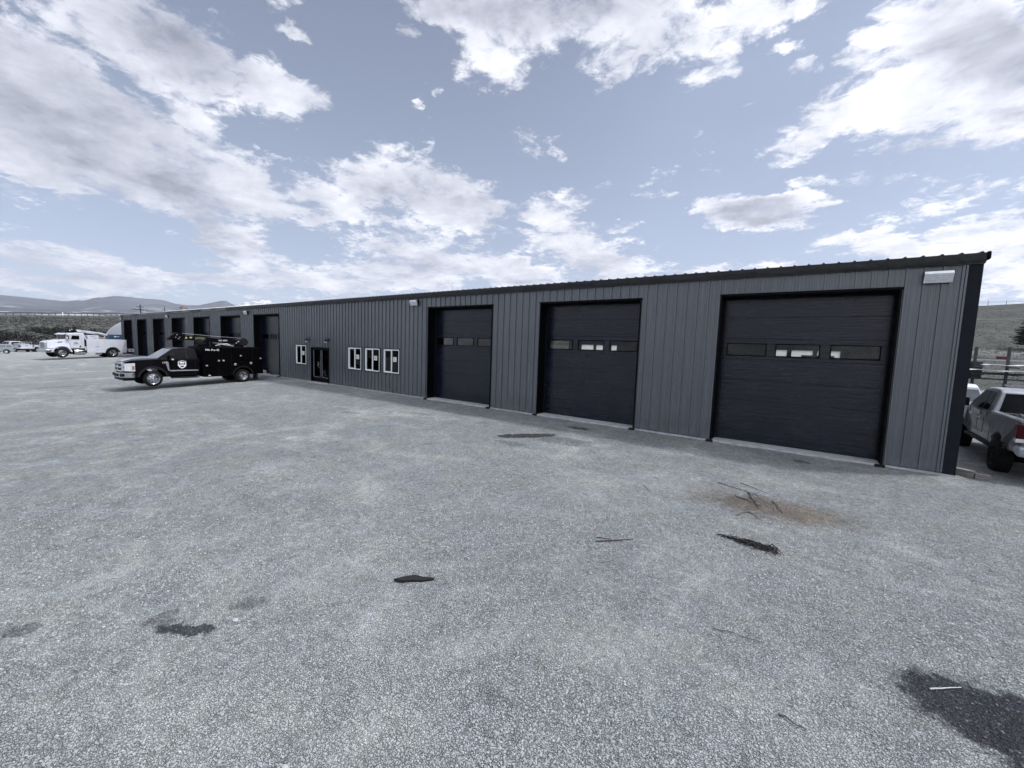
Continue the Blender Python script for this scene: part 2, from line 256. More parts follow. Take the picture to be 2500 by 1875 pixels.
# ---------------------------------------------------------------- mesh helpers
class MB:
    def __init__(s): s.v = []; s.f = []; s.X = None
    def add(s, vs, fs):
        o = len(s.v)
        s.v += [tuple(s.X @ Vector(p)) if s.X else tuple(p) for p in vs]; s.f += [tuple(i+o for i in f) for f in fs]; return s
    def box(s, x0, x1, y0, y1, z0, z1):
        return s.add([(x, y, z) for x in (x0, x1) for y in (y0, y1) for z in (z0, z1)], [(0, 1, 3, 2), (4, 6, 7, 5), (0, 4, 5, 1), (2, 3, 7, 6), (0, 2, 6, 4), (1, 5, 7, 3)])
    def prism(s, poly, y0, y1, axis='y'):
        n = len(poly); q = lambda p, t: {'y': (p[0], t, p[1]), 'x': (t, p[0], p[1]), 'z': (p[0], p[1], t)}[axis]
        return s.add([q(p, y0) for p in poly]+[q(p, y1) for p in poly], [tuple(range(n))[::-1], tuple(range(n, 2*n))]+[(i, (i+1) % n, n+(i+1) % n, n+i) for i in range(n)])
    def taper(s, poly, w, ylo=-1):     # side outline extruded to +-w(z): w is a function of (x, z)
        n = len(poly)
        a = [(p[0], w(*p), p[1]) for p in poly]; b = [(p[0], -w(*p), p[1]) for p in poly]
        return s.add(a+b, [tuple(range(n))[::-1], tuple(range(n, 2*n))]+[(i, (i+1) % n, n+(i+1) % n, n+i) for i in range(n)])
    def tube(s, pts, r, n=8, cap=True):
        pts = [Vector(p) for p in pts]; rs = r if hasattr(r, '__len__') else [r]*len(pts); base = len(s.v); vs = []; fs = []
        for i, p in enumerate(pts):
            d = (pts[min(i+1, len(pts)-1)]-pts[max(i-1, 0)]).normalized()
            a = d.orthogonal().normalized() if i == 0 else (pa-d*pa.dot(d)).normalized()
            pa = a; b = d.cross(a)
            for k in range(n):
                t = 2*math.pi*k/n; vs.append(p+(a*math.cos(t)+b*math.sin(t))*rs[i])
        for i in range(len(pts)-1):
            for k in range(n): fs.append((i*n+k, i*n+(k+1) % n, (i+1)*n+(k+1) % n, (i+1)*n+k))
        if cap: fs += [tuple(range(n))[::-1], tuple(range((len(pts)-1)*n, len(pts)*n))]
        return s.add(vs, fs)
    def lathe(s, prof, cx, cy, cz, n=28, axis='y', close=False):     # prof: (radius, offset along axis)
        vs = []; fs = []; m = len(prof)
        for k in range(n):
            t = 2*math.pi*k/n; c, q = math.cos(t), math.sin(t)
            for r, o in prof:
                vs.append({'y': (cx+r*c, cy+o, cz+r*q), 'z': (cx+r*c, cy+r*q, cz+o), 'x': (cx+o, cy+r*c, cz+r*q)}[axis])
        for k in range(n):
            for j in range(m-1 if not close else m):
                a = k*m+j; b = k*m+(j+1) % m; c_ = ((k+1) % n)*m+(j+1) % m; d = ((k+1) % n)*m+j
                fs.append((a, b, c_, d))
        return s.add(vs, fs)
    def build(s, name, m, parent=None, bevel=0.0, smooth=False, seg=2, loc=None):
        me = bpy.data.meshes.new(name); me.from_pydata(s.v, [], s.f); me.validate(); me.update()
        bm = bmesh.new(); bm.from_mesh(me); bmesh.ops.recalc_face_normals(bm, faces=bm.faces); bm.to_mesh(me); bm.free()
        o = bpy.data.objects.new(name, me); COL.objects.link(o); me.materials.append(m)
        if parent is not None: o.parent = parent
        if loc: o.location = loc
        if bevel:
            b = o.modifiers.new('bevel', 'BEVEL'); b.width = bevel; b.segments = seg; b.limit_method = 'ANGLE'; b.angle_limit = R(28)
        if smooth or bevel:
            me.shade_smooth()
            try: me.set_sharp_from_angle(angle=R(38))
            except Exception: pass
        return o
def tag(o, label=None, cat=None, group=None, kind=None):
    if label: o['label'] = label
    if cat: o['category'] = cat
    if group: o['group'] = group
    if kind: o['kind'] = kind
    return o
def empty(name, loc, rz=0.0, label=None, cat=None, group=None):
    o = bpy.data.objects.new(name, None); COL.objects.link(o); o.location = loc; o.rotation_euler = (0, 0, rz); o.empty_display_size = 0.3
    return tag(o, label, cat, group)
def copy_tree(o, parent=None):
    c = o.copy(); COL.objects.link(c)
    if parent is not None: c.parent = parent; c.matrix_parent_inverse = o.matrix_parent_inverse.copy()
    for ch in list(o.children): copy_tree(ch, c)
    return c
def text(name, s, size, m, parent, mtx, depth=0.004):
    c = bpy.data.curves.new(name, 'FONT'); c.body = s; c.size = size; c.extrude = depth; c.align_x = 'CENTER'; c.align_y = 'CENTER'
    t = bpy.data.objects.new(name, c); COL.objects.link(t)
    dg = bpy.context.evaluated_depsgraph_get(); me = bpy.data.meshes.new_from_object(t.evaluated_get(dg))
    bpy.data.objects.remove(t); bpy.data.curves.remove(c)
    me.transform(mtx); me.materials.clear(); me.materials.append(m)
    o = bpy.data.objects.new(name, me); COL.objects.link(o)
    if parent is not None: o.parent = parent
    return o
def face_left(x, y, z):     # lettering on a vehicle's left flank (+y side): reads from x high (front, picture left) to low
    return Matrix.Translation((x, y, z)) @ Matrix(((-1, 0, 0, 0), (0, 0, 1, 0), (0, 1, 0, 0), (0, 0, 0, 1)))
# ---------------------------------------------------------------- terrain
def sst(a, b, x):
    t = min(1, max(0, (x-a)/(b-a))); return t*t*(3-2*t)
def ground_z(x, y):
    z = -0.06-0.05*min(max(0.0, 13.2-y), 20)
    if x < -72: z = z+(-1.42-z)*sst(-72, -112, x)
    if x < -126:
        yy = min(90, max(-70, y)); top = 8.1+0.071*(yy-12.8)
        z = z+(top-z)*min(1, max(0, (-126-x)/122))**0.9 if x > -248 else top
        if x < -275: z = top+(-3-top)*sst(-275, -420, x)
    if y > 60 and x > -60:
        r = 20.7*min(1.0, (y-60)/130)**1.45+0.03*(min(x, 120)-41.7)*min(1, (y-60)/130)
        z += r*sst(-60, 0, x)
        if y > 192: z -= 22*sst(192, 420, y)*sst(-60, 0, x)
    return z
# ================================================================ SETTING
def grid_mesh(name, xs, ys, zf, m, kind='structure'):
    nx, ny = len(xs), len(ys)
    vs = [(x, y, zf(x, y)) for y in ys for x in xs]
    fs = [(j*nx+i, j*nx+i+1, (j+1)*nx+i+1, (j+1)*nx+i) for j in range(ny-1) for i in range(nx-1)]
    me = bpy.data.meshes.new(name); me.from_pydata(vs, [], fs); me.update(); me.shade_smooth()
    o = bpy.data.objects.new(name, me); COL.objects.link(o); me.materials.append(m); o['kind'] = kind
    return o
def gravel_mat():
    m = bpy.data.materials.new('crushed_gravel'); m.use_nodes = True; t = NT(m.node_tree); b = t.n['Principled BSDF']
    co = t.node('ShaderNodeTexCoord').outputs['Object']; x, y, z = t.sepxyz(co); xy = t.comb(x, y)
    wv = t.vmath('SCALE', t.vmath('SUBTRACT', t.noise(xy, 9, 3, 0.6, color=True), (0.5, 0.5, 0.5)), scale=0.05)
    xw = t.vmath('ADD', xy, wv)
    mp = t.node('ShaderNodeMapping'); t.l.new(xw, mp.inputs[0]); mp.inputs[2].default_value = (0, 0, 0.6); mp.inputs[3].default_value = (1.0, 1.35, 1.0)
    v1 = t.voro(mp.outputs[0], 36); v2 = t.voro(xw, 80); e1 = t.voro(mp.outputs[0], 36, 'DISTANCE_TO_EDGE'); e2 = t.voro(xw, 80, 'DISTANCE_TO_EDGE')
    c1 = t.sepxyz(v1.outputs['Color'])[0]; c2 = t.sepxyz(v2.outputs['Color'])[1]
    sel = t.maprange(c1, 0.42, 0.5, 0, 1)
    cell = t.math('ADD', t.math('MULTIPLY', c1, 0.62), t.math('MULTIPLY', c2, 0.38))
    edge = t.math('MINIMUM', t.maprange(e1.outputs[0], 0.0, 0.16, 0.0, 1.0), t.maprange(e2.outputs[0], 0.0, 0.12, 0.35, 1.0))
    val = t.math('MULTIPLY', t.maprange(cell, 0.15, 0.85, 0.86, 1.12), t.maprange(edge, 0, 1, 0.30, 1.10))
    big = t.noise(xy, 0.33, 6, 0.62, 0.6); mid = t.noise(xy, 1.7, 6, 0.65, 0.4); fine = t.noise(xy, 6.5, 5, 0.65)
    # long wheel tracks worn in a sweep across the lot
    mt = t.node('ShaderNodeMapping'); t.l.new(xy, mt.inputs[0]); mt.inputs[2].default_value = (0, 0, R(28)); mt.inputs[3].default_value = (0.16, 0.9, 1)
    trk = t.noise(mt.outputs[0], 1.0, 5, 0.6, 0.8)
    dusty = t.math('MULTIPLY', t.maprange(big, 0.47, 0.68, 0, 1, True), t.maprange(mid, 0.32, 0.62, 0.15, 1))
    dusty = t.math('MAXIMUM', dusty, t.math('MULTIPLY', t.maprange(trk, 0.54, 0.66, 0, 0.7, True), t.maprange(mid, 0.4, 0.6, 0.3, 1)))
    for (cx, cy, a, bb, rr) in ((-1.3, 4.0, 1.6, 0.6, 30), (-2.6, 3.1, 1.2, 0.35, 60), (-8.0, 7.2, 2.4, 0.4, 20), (-3.5, 1.4, 0.8, 0.5, 10), (-0.2, 10.6, 1.8, 0.45, 5), (-14.0, 6.0, 3.5, 0.5, 75), (-20, 2, 5, 0.8, 80), (-3.4, 8.2, 2.0, 0.5, 35)):
        dusty = t.math('MAXIMUM', dusty, t.maprange(t.math('ADD', t.ellipse(xw, cx, cy, a, bb, rr), t.math('MULTIPLY', t.math('SUBTRACT', fine, 0.5), 0.9)), 0.15, 0.7, 0, 0.75))
    for (cx, cy, a, bb, rr, lv) in ((-2.2, 3.4, 3.2, 2.2, 20, 0.35), (-2.2, 3.4, 3.2, 2.2, 20, 0.58), (-12.0, 3.0, 9.0, 5.5, 30, 0.40), (-12.0, 3.0, 9.0, 5.5, 30, 0.58), (-24.0, -1.0, 16.0, 9.0, 10, 0.42), (-24.0, -1.0, 16.0, 9.0, 10, 0.53), (-5.0, -4.0, 9.0, 9.0, 0, 0.25), (-5.0, -4.0, 9.0, 9.0, 0, 0.43)):
        gq = t.ellipse(xw, cx, cy, a, bb, rr); band = t.maprange(t.math('ABSOLUTE', t.math('SUBTRACT', gq, lv)), 0.0, 0.045, 0.55, 0.0, True)
        dusty = t.math('MAXIMUM', dusty, t.math('MULTIPLY', band, t.maprange(mid, 0.38, 0.6, 0.0, 1.0)))
    base = t.mix(dusty, (0.335, 0.362, 0.374), (0.420, 0.438, 0.438))
    tone = t.math('MULTIPLY', t.maprange(mid, 0.3, 0.7, 0.86, 1.14), t.maprange(big, 0.3, 0.7, 0.9, 1.08))
    clod = t.noise(xy, 10, 7, 0.78); clod2 = t.noise(xy, 3.1, 8, 0.75)
    tone = t.math('MULTIPLY', tone, t.math('MULTIPLY', t.maprange(clod, 0.36, 0.64, 0.70, 1.28), t.maprange(clod2, 0.34, 0.66, 0.86, 1.13)))
    hue2 = t.noise(xy, 0.9, 5, 0.6)
    base = t.mix(t.maprange(hue2, 0.40, 0.60), t.vmath('MULTIPLY', base, (0.965, 0.985, 1.03)), t.vmath('MULTIPLY', base, (1.015, 1.01, 0.985)))
    val = t.mix(t.math('MULTIPLY', dusty, 0.45), t.comb(val, val, val), (1, 1, 1))
    col = t.vmath('MULTIPLY', t.vmath('SCALE', base, scale=tone), val)
    hue = t.sepxyz(v1.outputs['Color'])[2]
    col = t.mix(t.maprange(hue, 0.7, 1.0, 0, 0.25), col, t.vmath('MULTIPLY', col, (1.10, 1.0, 0.90)))
    # oil and wet stains, brown mulch patch
    sw = t.vmath('ADD', xy, t.vmath('SCALE', t.vmath('SUBTRACT', t.noise(xy, 2.2, 6, 0.7, color=True), (0.5, 0.5, 0.5)), scale=0.55))
    st = None
    for (cx, cy, a, bb, rr, k) in STAINS:
        g = t.math('MULTIPLY', t.maprange(t.math('ADD', t.ellipse(sw, cx, cy, a*1.25, bb*1.25, rr), t.math('MULTIPLY', t.math('SUBTRACT', fine, 0.5), 0.6)), 0.08, 0.36, 0, 1, True), k)
        st = g if st is None else t.math('MAXIMUM', st, g)
    br = t.maprange(t.math('ADD', t.ellipse(sw, -0.30, 8.95, 1.7, 0.75, 8), t.math('MULTIPLY', t.math('SUBTRACT', fine, 0.5), 0.8)), 0.05, 0.6, 0, 1.0)
    col = t.mix(br, col, t.vmath('MULTIPLY', col, (0.58, 0.48, 0.41)))
    rawst = st
    # the damp sinks in stone by stone: paler stones stay showing, fines go dark
    st = t.math('MULTIPLY', st, t.maprange(t.math('ADD', t.math('MULTIPLY', st, 0.75), t.math('MULTIPLY', c1, -0.75)), -0.45, 0.10, 0.4, 1.0))
    col = t.mix(st, col, t.vmath('MULTIPLY', col, (0.14, 0.14, 0.165)))
    # bare pale earth between and behind the far vehicles
    dirt = t.math('MULTIPLY', t.maprange(x, -52, -66, 0, 0.6, True), t.maprange(mid, 0.35, 0.6, 0.4, 1))
    col = t.mix(dirt, col, (0.33, 0.33, 0.335))
    t.l.new(col, b.inputs['Base Color']); b.inputs['Roughness'].default_value = 0.85; b.inputs['Specular IOR Level'].default_value = 0.25
    hgt = t.math('ADD', t.math('MULTIPLY', edge, 0.016), t.math('MULTIPLY', fine, 0.02))
    hgt = t.math('ADD', hgt, t.math('MULTIPLY', c1, 0.010))
    bp = t.node('ShaderNodeBump'); bp.inputs['Distance'].default_value = 1.0; bp.inputs['Strength'].default_value = 0.9; t.l.new(hgt, bp.inputs['Height']); t.l.new(bp.outputs[0], b.inputs['Normal'])
    return m
STAINS = [(1.88, 5.04, 0.96, 0.50, -6, 1.0), (2.9, 4.82, 1.4, 0.64, -10, 1.0), (-5.30, 1.38, 0.34, 0.10, 25, 0.95), (-5.75, 1.30, 0.18, 0.14, 0, 0.6), (-5.25, 1.95, 0.22, 0.10, 60, 0.5),
          (-6.95, 10.55, 0.95, 0.30, 40, 0.95), (-6.05, 12.45, 0.40, 0.16, 5, 0.85), (-5.6, 10.7, 0.9, 0.4, 10, 0.45), (-6.9, 9.6, 0.6, 0.2, 5, 0.4), (0.1, 12.6, 0.20, 0.10, 0, 0.7),
          (-3.0, 1.2, 0.09, 0.08, 0, 0.5), (-4.45, 0.25, 0.08, 0.05, 0, 0.8), (-2.1, 2.75, 0.14, 0.1, 0, 0.35), (-14.5, 9.3, 0.5, 0.12, 10, 0.5), (-10.2, 5.5, 0.14, 0.08, 0, 0.4), (-26, 9, 1.0, 0.2, 80, 0.3), (-6.7, 0.35, 0.16, 0.12, 0, 0.6), (-34, 4, 2.0, 0.3, 85, 0.4)]
GR = gravel_mat()
def lot_z(x, y):
    z = ground_z(x, y)
    if -14 < x < 8 and -4 < y < 13.0:
        z += 0.022*(noise.noise(Vector((x*0.9, y*0.9, 0)))+0.5*noise.noise(Vector((x*2.3, y*2.3, 4))))*sst(13.0, 12.0, y)
    if y > 12.4: z += sst(12.4, 13.2, y)*(0.028+0.030*noise.noise(Vector((x*1.9, 3, 1)))+0.015*noise.noise(Vector((x*6.1, 3, 1))))
    return z
def axis_pts(a, b, fine_a, fine_b, fs, cs):
    p = []; v = a
    while v < b: p.append(v); v += fs if fine_a-fs < v < fine_b else cs
    return p+[b]
xs = axis_pts(-124, 48, -14, 8, 0.2, 2.0); ys = axis_pts(-40, 58, -1, 13.2, 0.2, 1.4)
grid_mesh('gravel_lot', xs, ys, lot_z, GR)
def grass_mat():
    m = bpy.data.materials.new('dry_grass_ground'); m.use_nodes = True; t = NT(m.node_tree); b = t.n['Principled BSDF']
    co = t.node('ShaderNodeTexCoord').outputs['Object']; x, y, z = t.sepxyz(co)
    mp = t.node('ShaderNodeMapping'); t.l.new(co, mp.inputs[0]); mp.inputs[3].default_value = (1, 1, 6)
    a = t.noise(mp.outputs[0], 0.16, 8, 0.68); c = t.noise(mp.outputs[0], 1.3, 6, 0.7); d = t.noise(co, 0.03, 4, 0.6)
    v = t.math('ADD', t.math('MULTIPLY', a, 0.5), t.math('MULTIPLY', c, 0.5))
    col = t.mix(t.maprange(v, 0.36, 0.64), (0.040, 0.043, 0.042), (0.125, 0.127, 0.122))
    col = t.mix(t.maprange(d, 0.4, 0.65, 0, 0.6), col, (0.070, 0.082, 0.068))
    # rocky broken band at the hill's foot and a dirt track across the slope
    rk = t.math('MULTIPLY', t.math('MULTIPLY', t.maprange(z, 3.4, 4.4, 0, 1, True), t.maprange(z, 5.2, 4.5, 0, 1, True)), t.maprange(c, 0.42, 0.6, 0, 0.8))
    col = t.mix(t.math('MULTIPLY', rk, t.maprange(x, -20, 0)), col, (0.25, 0.25, 0.26))
    t.l.new(col, b.inputs['Base Color']); b.inputs['Roughness'].default_value = 0.95; b.inputs['Specular IOR Level'].default_value = 0.1
    bp = t.node('ShaderNodeBump'); bp.inputs['Distance'].default_value = 0.5; bp.inputs['Strength'].default_value = 0.8; t.l.new(c, bp.inputs['Height']); t.l.new(bp.outputs[0], b.inputs['Normal'])
    return m
GM = grass_mat()
def ter_z(x, y):
    z = ground_z(x, y)
    n = noise.noise(Vector((x*0.06, y*0.06, 7)))+0.5*noise.noise(Vector((x*0.17, y*0.17, 2)))
    if x > -123 and x < 47 and -39 < y < 57: z -= 0.35
    elif x > -250: z += 0.35*n*sst(60, 80, y)
    if (x < -400 or abs(y) > 420 or x > 300): z = min(z, -3)+4*n
    return z
def rng(a, b, s): return list(np.arange(a, b, s))
gx = [-16000, -12000, -9000, -7000, -5500, -4000, -2800, -1900, -1300, -900, -650, -500]+rng(-420, -280, 20)+rng(-280, -120, 3)+[-119]+rng(-112, 60, 6)+rng(60, 130, 5)+[150, 200, 260, 340, 500, 800, 1400, 2500, 5000, 9000, 16000]
gy = [-16000, -9000, -5000, -2500, -1400, -800, -500, -300, -180, -120, -80, -60, -44]+rng(-38, 60, 3.3)+rng(60, 200, 4)+[204, 212, 225, 245, 280, 330, 400, 500, 700, 1000, 1500, 2500, 4000, 7000, 11000, 16000]
grid_mesh('grassland', gx, gy, ter_z, GM)
# hard shoulder and road on top of the embankment
road_m = mat('asphalt', (0.06, 0.062, 0.066), 0.9, var=0.2)
grid_mesh('road', rng(-268, -255.5, 3), rng(-120, 160, 10), lambda x, y: ground_z(-262, y)+0.05, road_m)
# ---- mountains, built at their real distance
def mountain_mat(name, c1, c2, c3, snow):
    m = bpy.data.materials.new(name); m.use_nodes = True; t = NT(m.node_tree); b = t.n['Principled BSDF']
    co = t.node('ShaderNodeTexCoord').outputs['Object']; x, y, z = t.sepxyz(co)
    mp = t.node('ShaderNodeMapping'); t.l.new(co, mp.inputs[0]); mp.inputs[3].default_value = (0.0006, 0.0006, 0.0012)
    n = t.noise(mp.outputs[0], 1.0, 8, 0.62); n2 = t.noise(mp.outputs[0], 12.0 if snow else 4.0, 8, 0.68)
    col = t.mix(t.maprange(n, 0.38, 0.62), c1, c2)
    if snow: col = t.mix(t.maprange(t.math('ADD', t.math('MULTIPLY', n2, 1.0), t.math('MULTIPLY', z, 0.00012)), 0.59, 0.67), col, (0.60, 0.62, 0.66))
    else: col = t.mix(t.math('MULTIPLY', t.maprange(n2, 0.50, 0.60, 0, 1, True), t.maprange(z, 340, 200, 0, 0.9, True)), col, c3)
    t.l.new(col, b.inputs['Base Color']); b.inputs['Roughness'].default_value = 1; b.inputs['Specular IOR Level'].default_value = 0
    return m
def mountain(name, ridge, dist, depth, m, seed, rough):
    az0, az1 = ridge[0][0], ridge[-1][0]; n = 260; rows = 26
    vs = []; fs = []
    for i in range(n+1):
        a = az0+(az1-az0)*i/n
        e = np.interp(a, [p[0] for p in ridge], [p[1] for p in ridge])
        for j in range(rows+1):
            u = j/rows; d = dist-depth*(1-u)
            hh = dist*math.tan(R(e))*(u**1.25)
            px, py = d*math.sin(R(a)), d*math.cos(R(a))
            nn = noise.fractal(Vector((px*0.0009+seed, py*0.0009, u*1.5)), 1.0, 2.1, 6)
            vs.append((px, py, hh*(1+rough*nn*(1-u*0.75))+2.6+(nn*dist*0.0007)))
        px, py = (dist+900)*math.sin(R(a)), (dist+900)*math.cos(R(a)); vs.append((px, py, -40))
    k = rows+2
    for i in range(n):
        for j in range(k-1): fs.append((i*k+j, (i+1)*k+j, (i+1)*k+j+1, i*k+j+1))
    me = bpy.data.meshes.new(name); me.from_pydata(vs, [], fs); me.update(); me.shade_smooth(); me.materials.append(m)
    o = bpy.data.objects.new(name, me); COL.objects.link(o); o['kind'] = 'structure'
MR = [(-125, 1.2), (-112, 2.0), (-100, 2.6), (-93, 2.7), (-87.04, 2.89), (-85.97, 2.9), (-84.84, 2.82), (-83.33, 2.86), (-82.49, 3.1), (-82.02, 3.09), (-81.44, 3.37), (-80.18, 3.5), (-78.78, 3.52), (-77.49, 3.48), (-76.39, 3.55), (-75.26, 3.42), (-73.65, 3.37), (-72.88, 3.45), (-71.62, 3.76), (-70.74, 4.03), (-70.17, 3.78), (-69.4, 3.5), (-67, 3.0), (-62, 2.4), (-50, 2.0), (-35, 1.6)]
mountain('mountain_range', MR, 9000, 5200, mountain_mat('mountain_ground', (0.07, 0.08, 0.10), (0.13, 0.14, 0.16), (0.34, 0.36, 0.39), False), 1.0, 0.5)
FR = [(-90, 2.0), (-85.5, 2.2), (-82, 2.35), (-79.5, 2.5), (-77, 2.95), (-74.5, 2.6), (-72, 2.9), (-70, 2.4), (-66, 2.1), (-58, 1.5)]
mountain('foothills', FR, 6000, 3000, mountain_mat('foothill_ground', (0.06, 0.068, 0.085), (0.11, 0.12, 0.14), (0.34, 0.36, 0.38), False), 5.0, 0.6)
SR = [(-73, 2.2), (-71, 3.1), (-69.84, 3.65), (-68.91, 4.04), (-67.61, 4.35), (-67.09, 4.5), (-66.37, 4.51), (-65.93, 4.29), (-64.92, 4.1), (-63, 3.6), (-58, 2.6), (-50, 2.0)]
mountain('snowy_peak', SR, 13500, 3200, mountain_mat('snow_ground', (0.14, 0.155, 0.185), (0.22, 0.24, 0.27), (0.5, 0.5, 0.5), True), 9.0, 0.3)
# ---- brush on the bank: leaf clumps nobody could count
random.seed(7)
def clump(mb_v, mb_f, cx, cy, cz, rr, hh, n, ls):
    for _ in range(n):
        a = random.uniform(0, 2*math.pi); q = random.random()**0.5; zz = random.random()
        px = cx+rr*q*math.cos(a)*(1.05-zz*0.6); py = cy+rr*q*math.sin(a)*(1.05-zz*0.6); pz = cz+hh*zz
        d1 = Vector((random.gauss(0, 1), random.gauss(0, 1), random.gauss(0, .8))).normalized()*ls*random.uniform(.5, 1.3)
        d2 = d1.orthogonal().normalized()*ls*random.uniform(.2, .6); c = Vector((px, py, pz)); o = len(mb_v)
        mb_v += [tuple(c-d1), tuple(c+d2), tuple(c+d1), tuple(c-d2)]; mb_f.append((o, o+1, o+2, o+3))
def foliage_mat(name, dark, light, sc=0.5):
    m = bpy.data.materials.new(name); m.use_nodes = True; t = NT(m.node_tree); b = t.n['Principled BSDF']
    co = t.node('ShaderNodeTexCoord').outputs['Object']
    n = t.noise(co, sc, 5, 0.7); rn = t.node('ShaderNodeNewGeometry').outputs['Random Per Island']
    t.l.new(t.mix(t.math('ADD', t.maprange(n, 0.35, 0.65, 0, 0.7), t.math('MULTIPLY', rn, 0.3)), dark, light), b.inputs['Base Color'])
    b.inputs['Roughness'].default_value = 0.9; b.inputs['Specular IOR Level'].default_value = 0.15
    return m
v_, f_ = [], []
for _ in range(1500):
    x = -random.uniform(126, 178); y = random.uniform(-28, 46)
    if noise.noise(Vector((x*0.05, y*0.07, 1))) < -0.25+0.7*sst(-145, -178, x): continue
    rr = random.uniform(0.8, 1.9); clump(v_, f_, x, y, ground_z(x, y)-0.1, rr, rr*random.uniform(0.6, 1.0), 55, 0.22)
me = bpy.data.meshes.new('brush'); me.from_pydata(v_, [], f_); me.materials.append(foliage_mat('bare_brush', (0.014, 0.014, 0.018), (0.065, 0.065, 0.064), 0.12))
o = bpy.data.objects.new('brush', me); COL.objects.link(o); o['kind'] = 'stuff'; o['label'] = 'dark bare brush covering the lower embankment'; o['category'] = 'brush'
v_, f_ = [], []
for _ in range(2600):
    x = -random.uniform(150, 236); y = random.uniform(-10, 52)
    clump(v_, f_, x, y, ground_z(x, y)-0.05, random.uniform(0.4, 1.0), random.uniform(0.2, 0.4), 9, 0.2)
me = bpy.data.meshes.new('bank_grass'); me.from_pydata(v_, [], f_); me.materials.append(foliage_mat('tussock', (0.06, 0.064, 0.058), (0.14, 0.145, 0.132), 0.1))
o = bpy.data.objects.new('tussock_grass', me); COL.objects.link(o); o['kind'] = 'stuff'; o['label'] = 'pale dry grass tussocks on the upper bank'; o['category'] = 'grass'
v_, f_ = [], []
for _ in range(2200):
    y = random.uniform(62, 188); x = random.uniform(0.18*y, 0.36*y)
    clump(v_, f_, x, y, ter_z(x, y)-0.05, random.uniform(0.3, 0.8), random.uniform(0.1, 0.32), 7, 0.14)
me = bpy.data.meshes.new('hill_grass'); me.from_pydata(v_, [], f_); me.materials.append(foliage_mat('hill_tussock', (0.06, 0.061, 0.058), (0.135, 0.134, 0.125), 0.1))
o = bpy.data.objects.new('hillside_grass', me); COL.objects.link(o); o['kind'] = 'stuff'; o['label'] = 'dry grass growing on the hillside behind the pickup'; o['category'] = 'grass'
# ---- guardrail along the road
gr = empty('guardrail', (-255, 30, ground_z(-255, 30)), 0, 'long grey steel guardrail on posts along the top of the far bank', 'guardrail')
rt = lambda y: 8.1+0.071*(y-12.8)+1.0
pts = [(0.0, y-30, rt(y)-gr.location.z) for y in (-100, 12.8, 90, 130)]
mb = MB()
for dz_, r_ in ((0.13, 0.10), (0, 0.06), (-0.13, 0.10)): mb.tube([(p[0]+0.03, p[1], p[2]+dz_) for p in pts], r_, 6)
mb.build('rail', M['rail'], gr)
for i in range(66):
    y = -40+i*1.87*1.0
    MB().box(-0.16, -0.02, y-30-0.11, y-30+0.11, ground_z(-255, y)-gr.location.z-0.3, rt(y)-gr.location.z+0.06).build('post', M['rail'], gr)
mk = empty('road_marker', (-254.6, 29.3, ground_z(-254.6, 29.3)), 0, 'small white marker post standing at the guardrail on the far bank', 'marker')
MB().box(-0.03, 0.03, -0.16, 0.16, 0, 1.35).build('marker_panel', M['letter_white'], mk, bevel=0.02)
# wire fence half way up the bank
wf = empty('wire_fence', (-200, 20, ground_z(-200, 20)), 0, 'low dark wire fence crossing the bank below the guardrail', 'fence')
zz = lambda y, h: ground_z(-200, y)+h-wf.location.z
for h_ in (0.6, 1.15): MB().tube([(0, y-20, zz(y, h_)) for y in range(-30, 61, 10)], 0.035, 5).build('wire', M['rust_post'], wf)
for i in range(16): y = -30+i*6; MB().tube([(0, y-20, zz(y, -0.2)), (0, y-20, zz(y, 1.35))], 0.07, 6).build('post', M['rust_post'], wf)
# power poles and tower beyond the roof
def power_pole(x, y, ztop, arm, label, s=1.0):
    g0 = ground_z(x, y); p = empty('power_pole', (x, y, g0), math.atan2(-x, y)*0+R(12), label, 'power pole', 'power poles beyond the building')
    H_ = ztop-g0
    MB().tube([(0, 0, -0.5), (0, 0, H_)], [0.22*s, 0.14*s], 10).build('pole', M['rust_post'], p)
    a = MB().box(-0.09, 0.09, -arm, arm, H_-1.6, H_-1.38).build('crossarm', M['rust_post'], p)
    if arm > 1: MB().box(-0.08, 0.08, -arm*0.45, arm*0.45, H_-0.75, H_-0.6).build('crossarm', M['rust_post'], p)
    for q in (-0.9, -0.45, 0.45, 0.9): MB().lathe([(0.0, 0), (0.09, 0), (0.06, 0.12), (0.09, 0.16), (0, 0.3)], 0, q*arm, H_-1.38, 8, 'z').build('insulator', M['galv'], a)
d = 170
power_pole(-d*math.sin(R(78.0)), d*math.cos(R(78.0)), 2.6+d*math.tan(R(3.02)), 2.0, 'tall wooden power pole with a wide crossarm beyond the roof')
d = 260
power_pole(-d*math.sin(R(76.1)), d*math.cos(R(76.1)), 2.6+d*math.tan(R(2.98)), 0.9, 'small distant power pole between the tall pole and the tower', 0.8)
d = 380; tx, ty = -d*math.sin(R(74.55)), d*math.cos(R(74.55)); g0 = ground_z(tx, ty)
tw = empty('tower', (tx, ty, g0), R(15), 'pale square tower with a rust coloured pyramid roof beyond the building', 'tower')
zt = 2.6+d*math.tan(R(3.28))-g0
MB().box(-1.5, 1.5, -1.5, 1.5, -1, zt-1.9).build('wall', M['white_dull'], tw)
rf = MB().add([(-2.1, -2.1, zt-1.9), (2.1, -2.1, zt-1.9), (2.1, 2.1, zt-1.9), (-2.1, 2.1, zt-1.9), (0, 0, zt)], [(3, 2, 1, 0), (0, 1, 4), (1, 2, 4), (2, 3, 4), (3, 0, 4)]).build('roof', M['rust_roof'], tw)
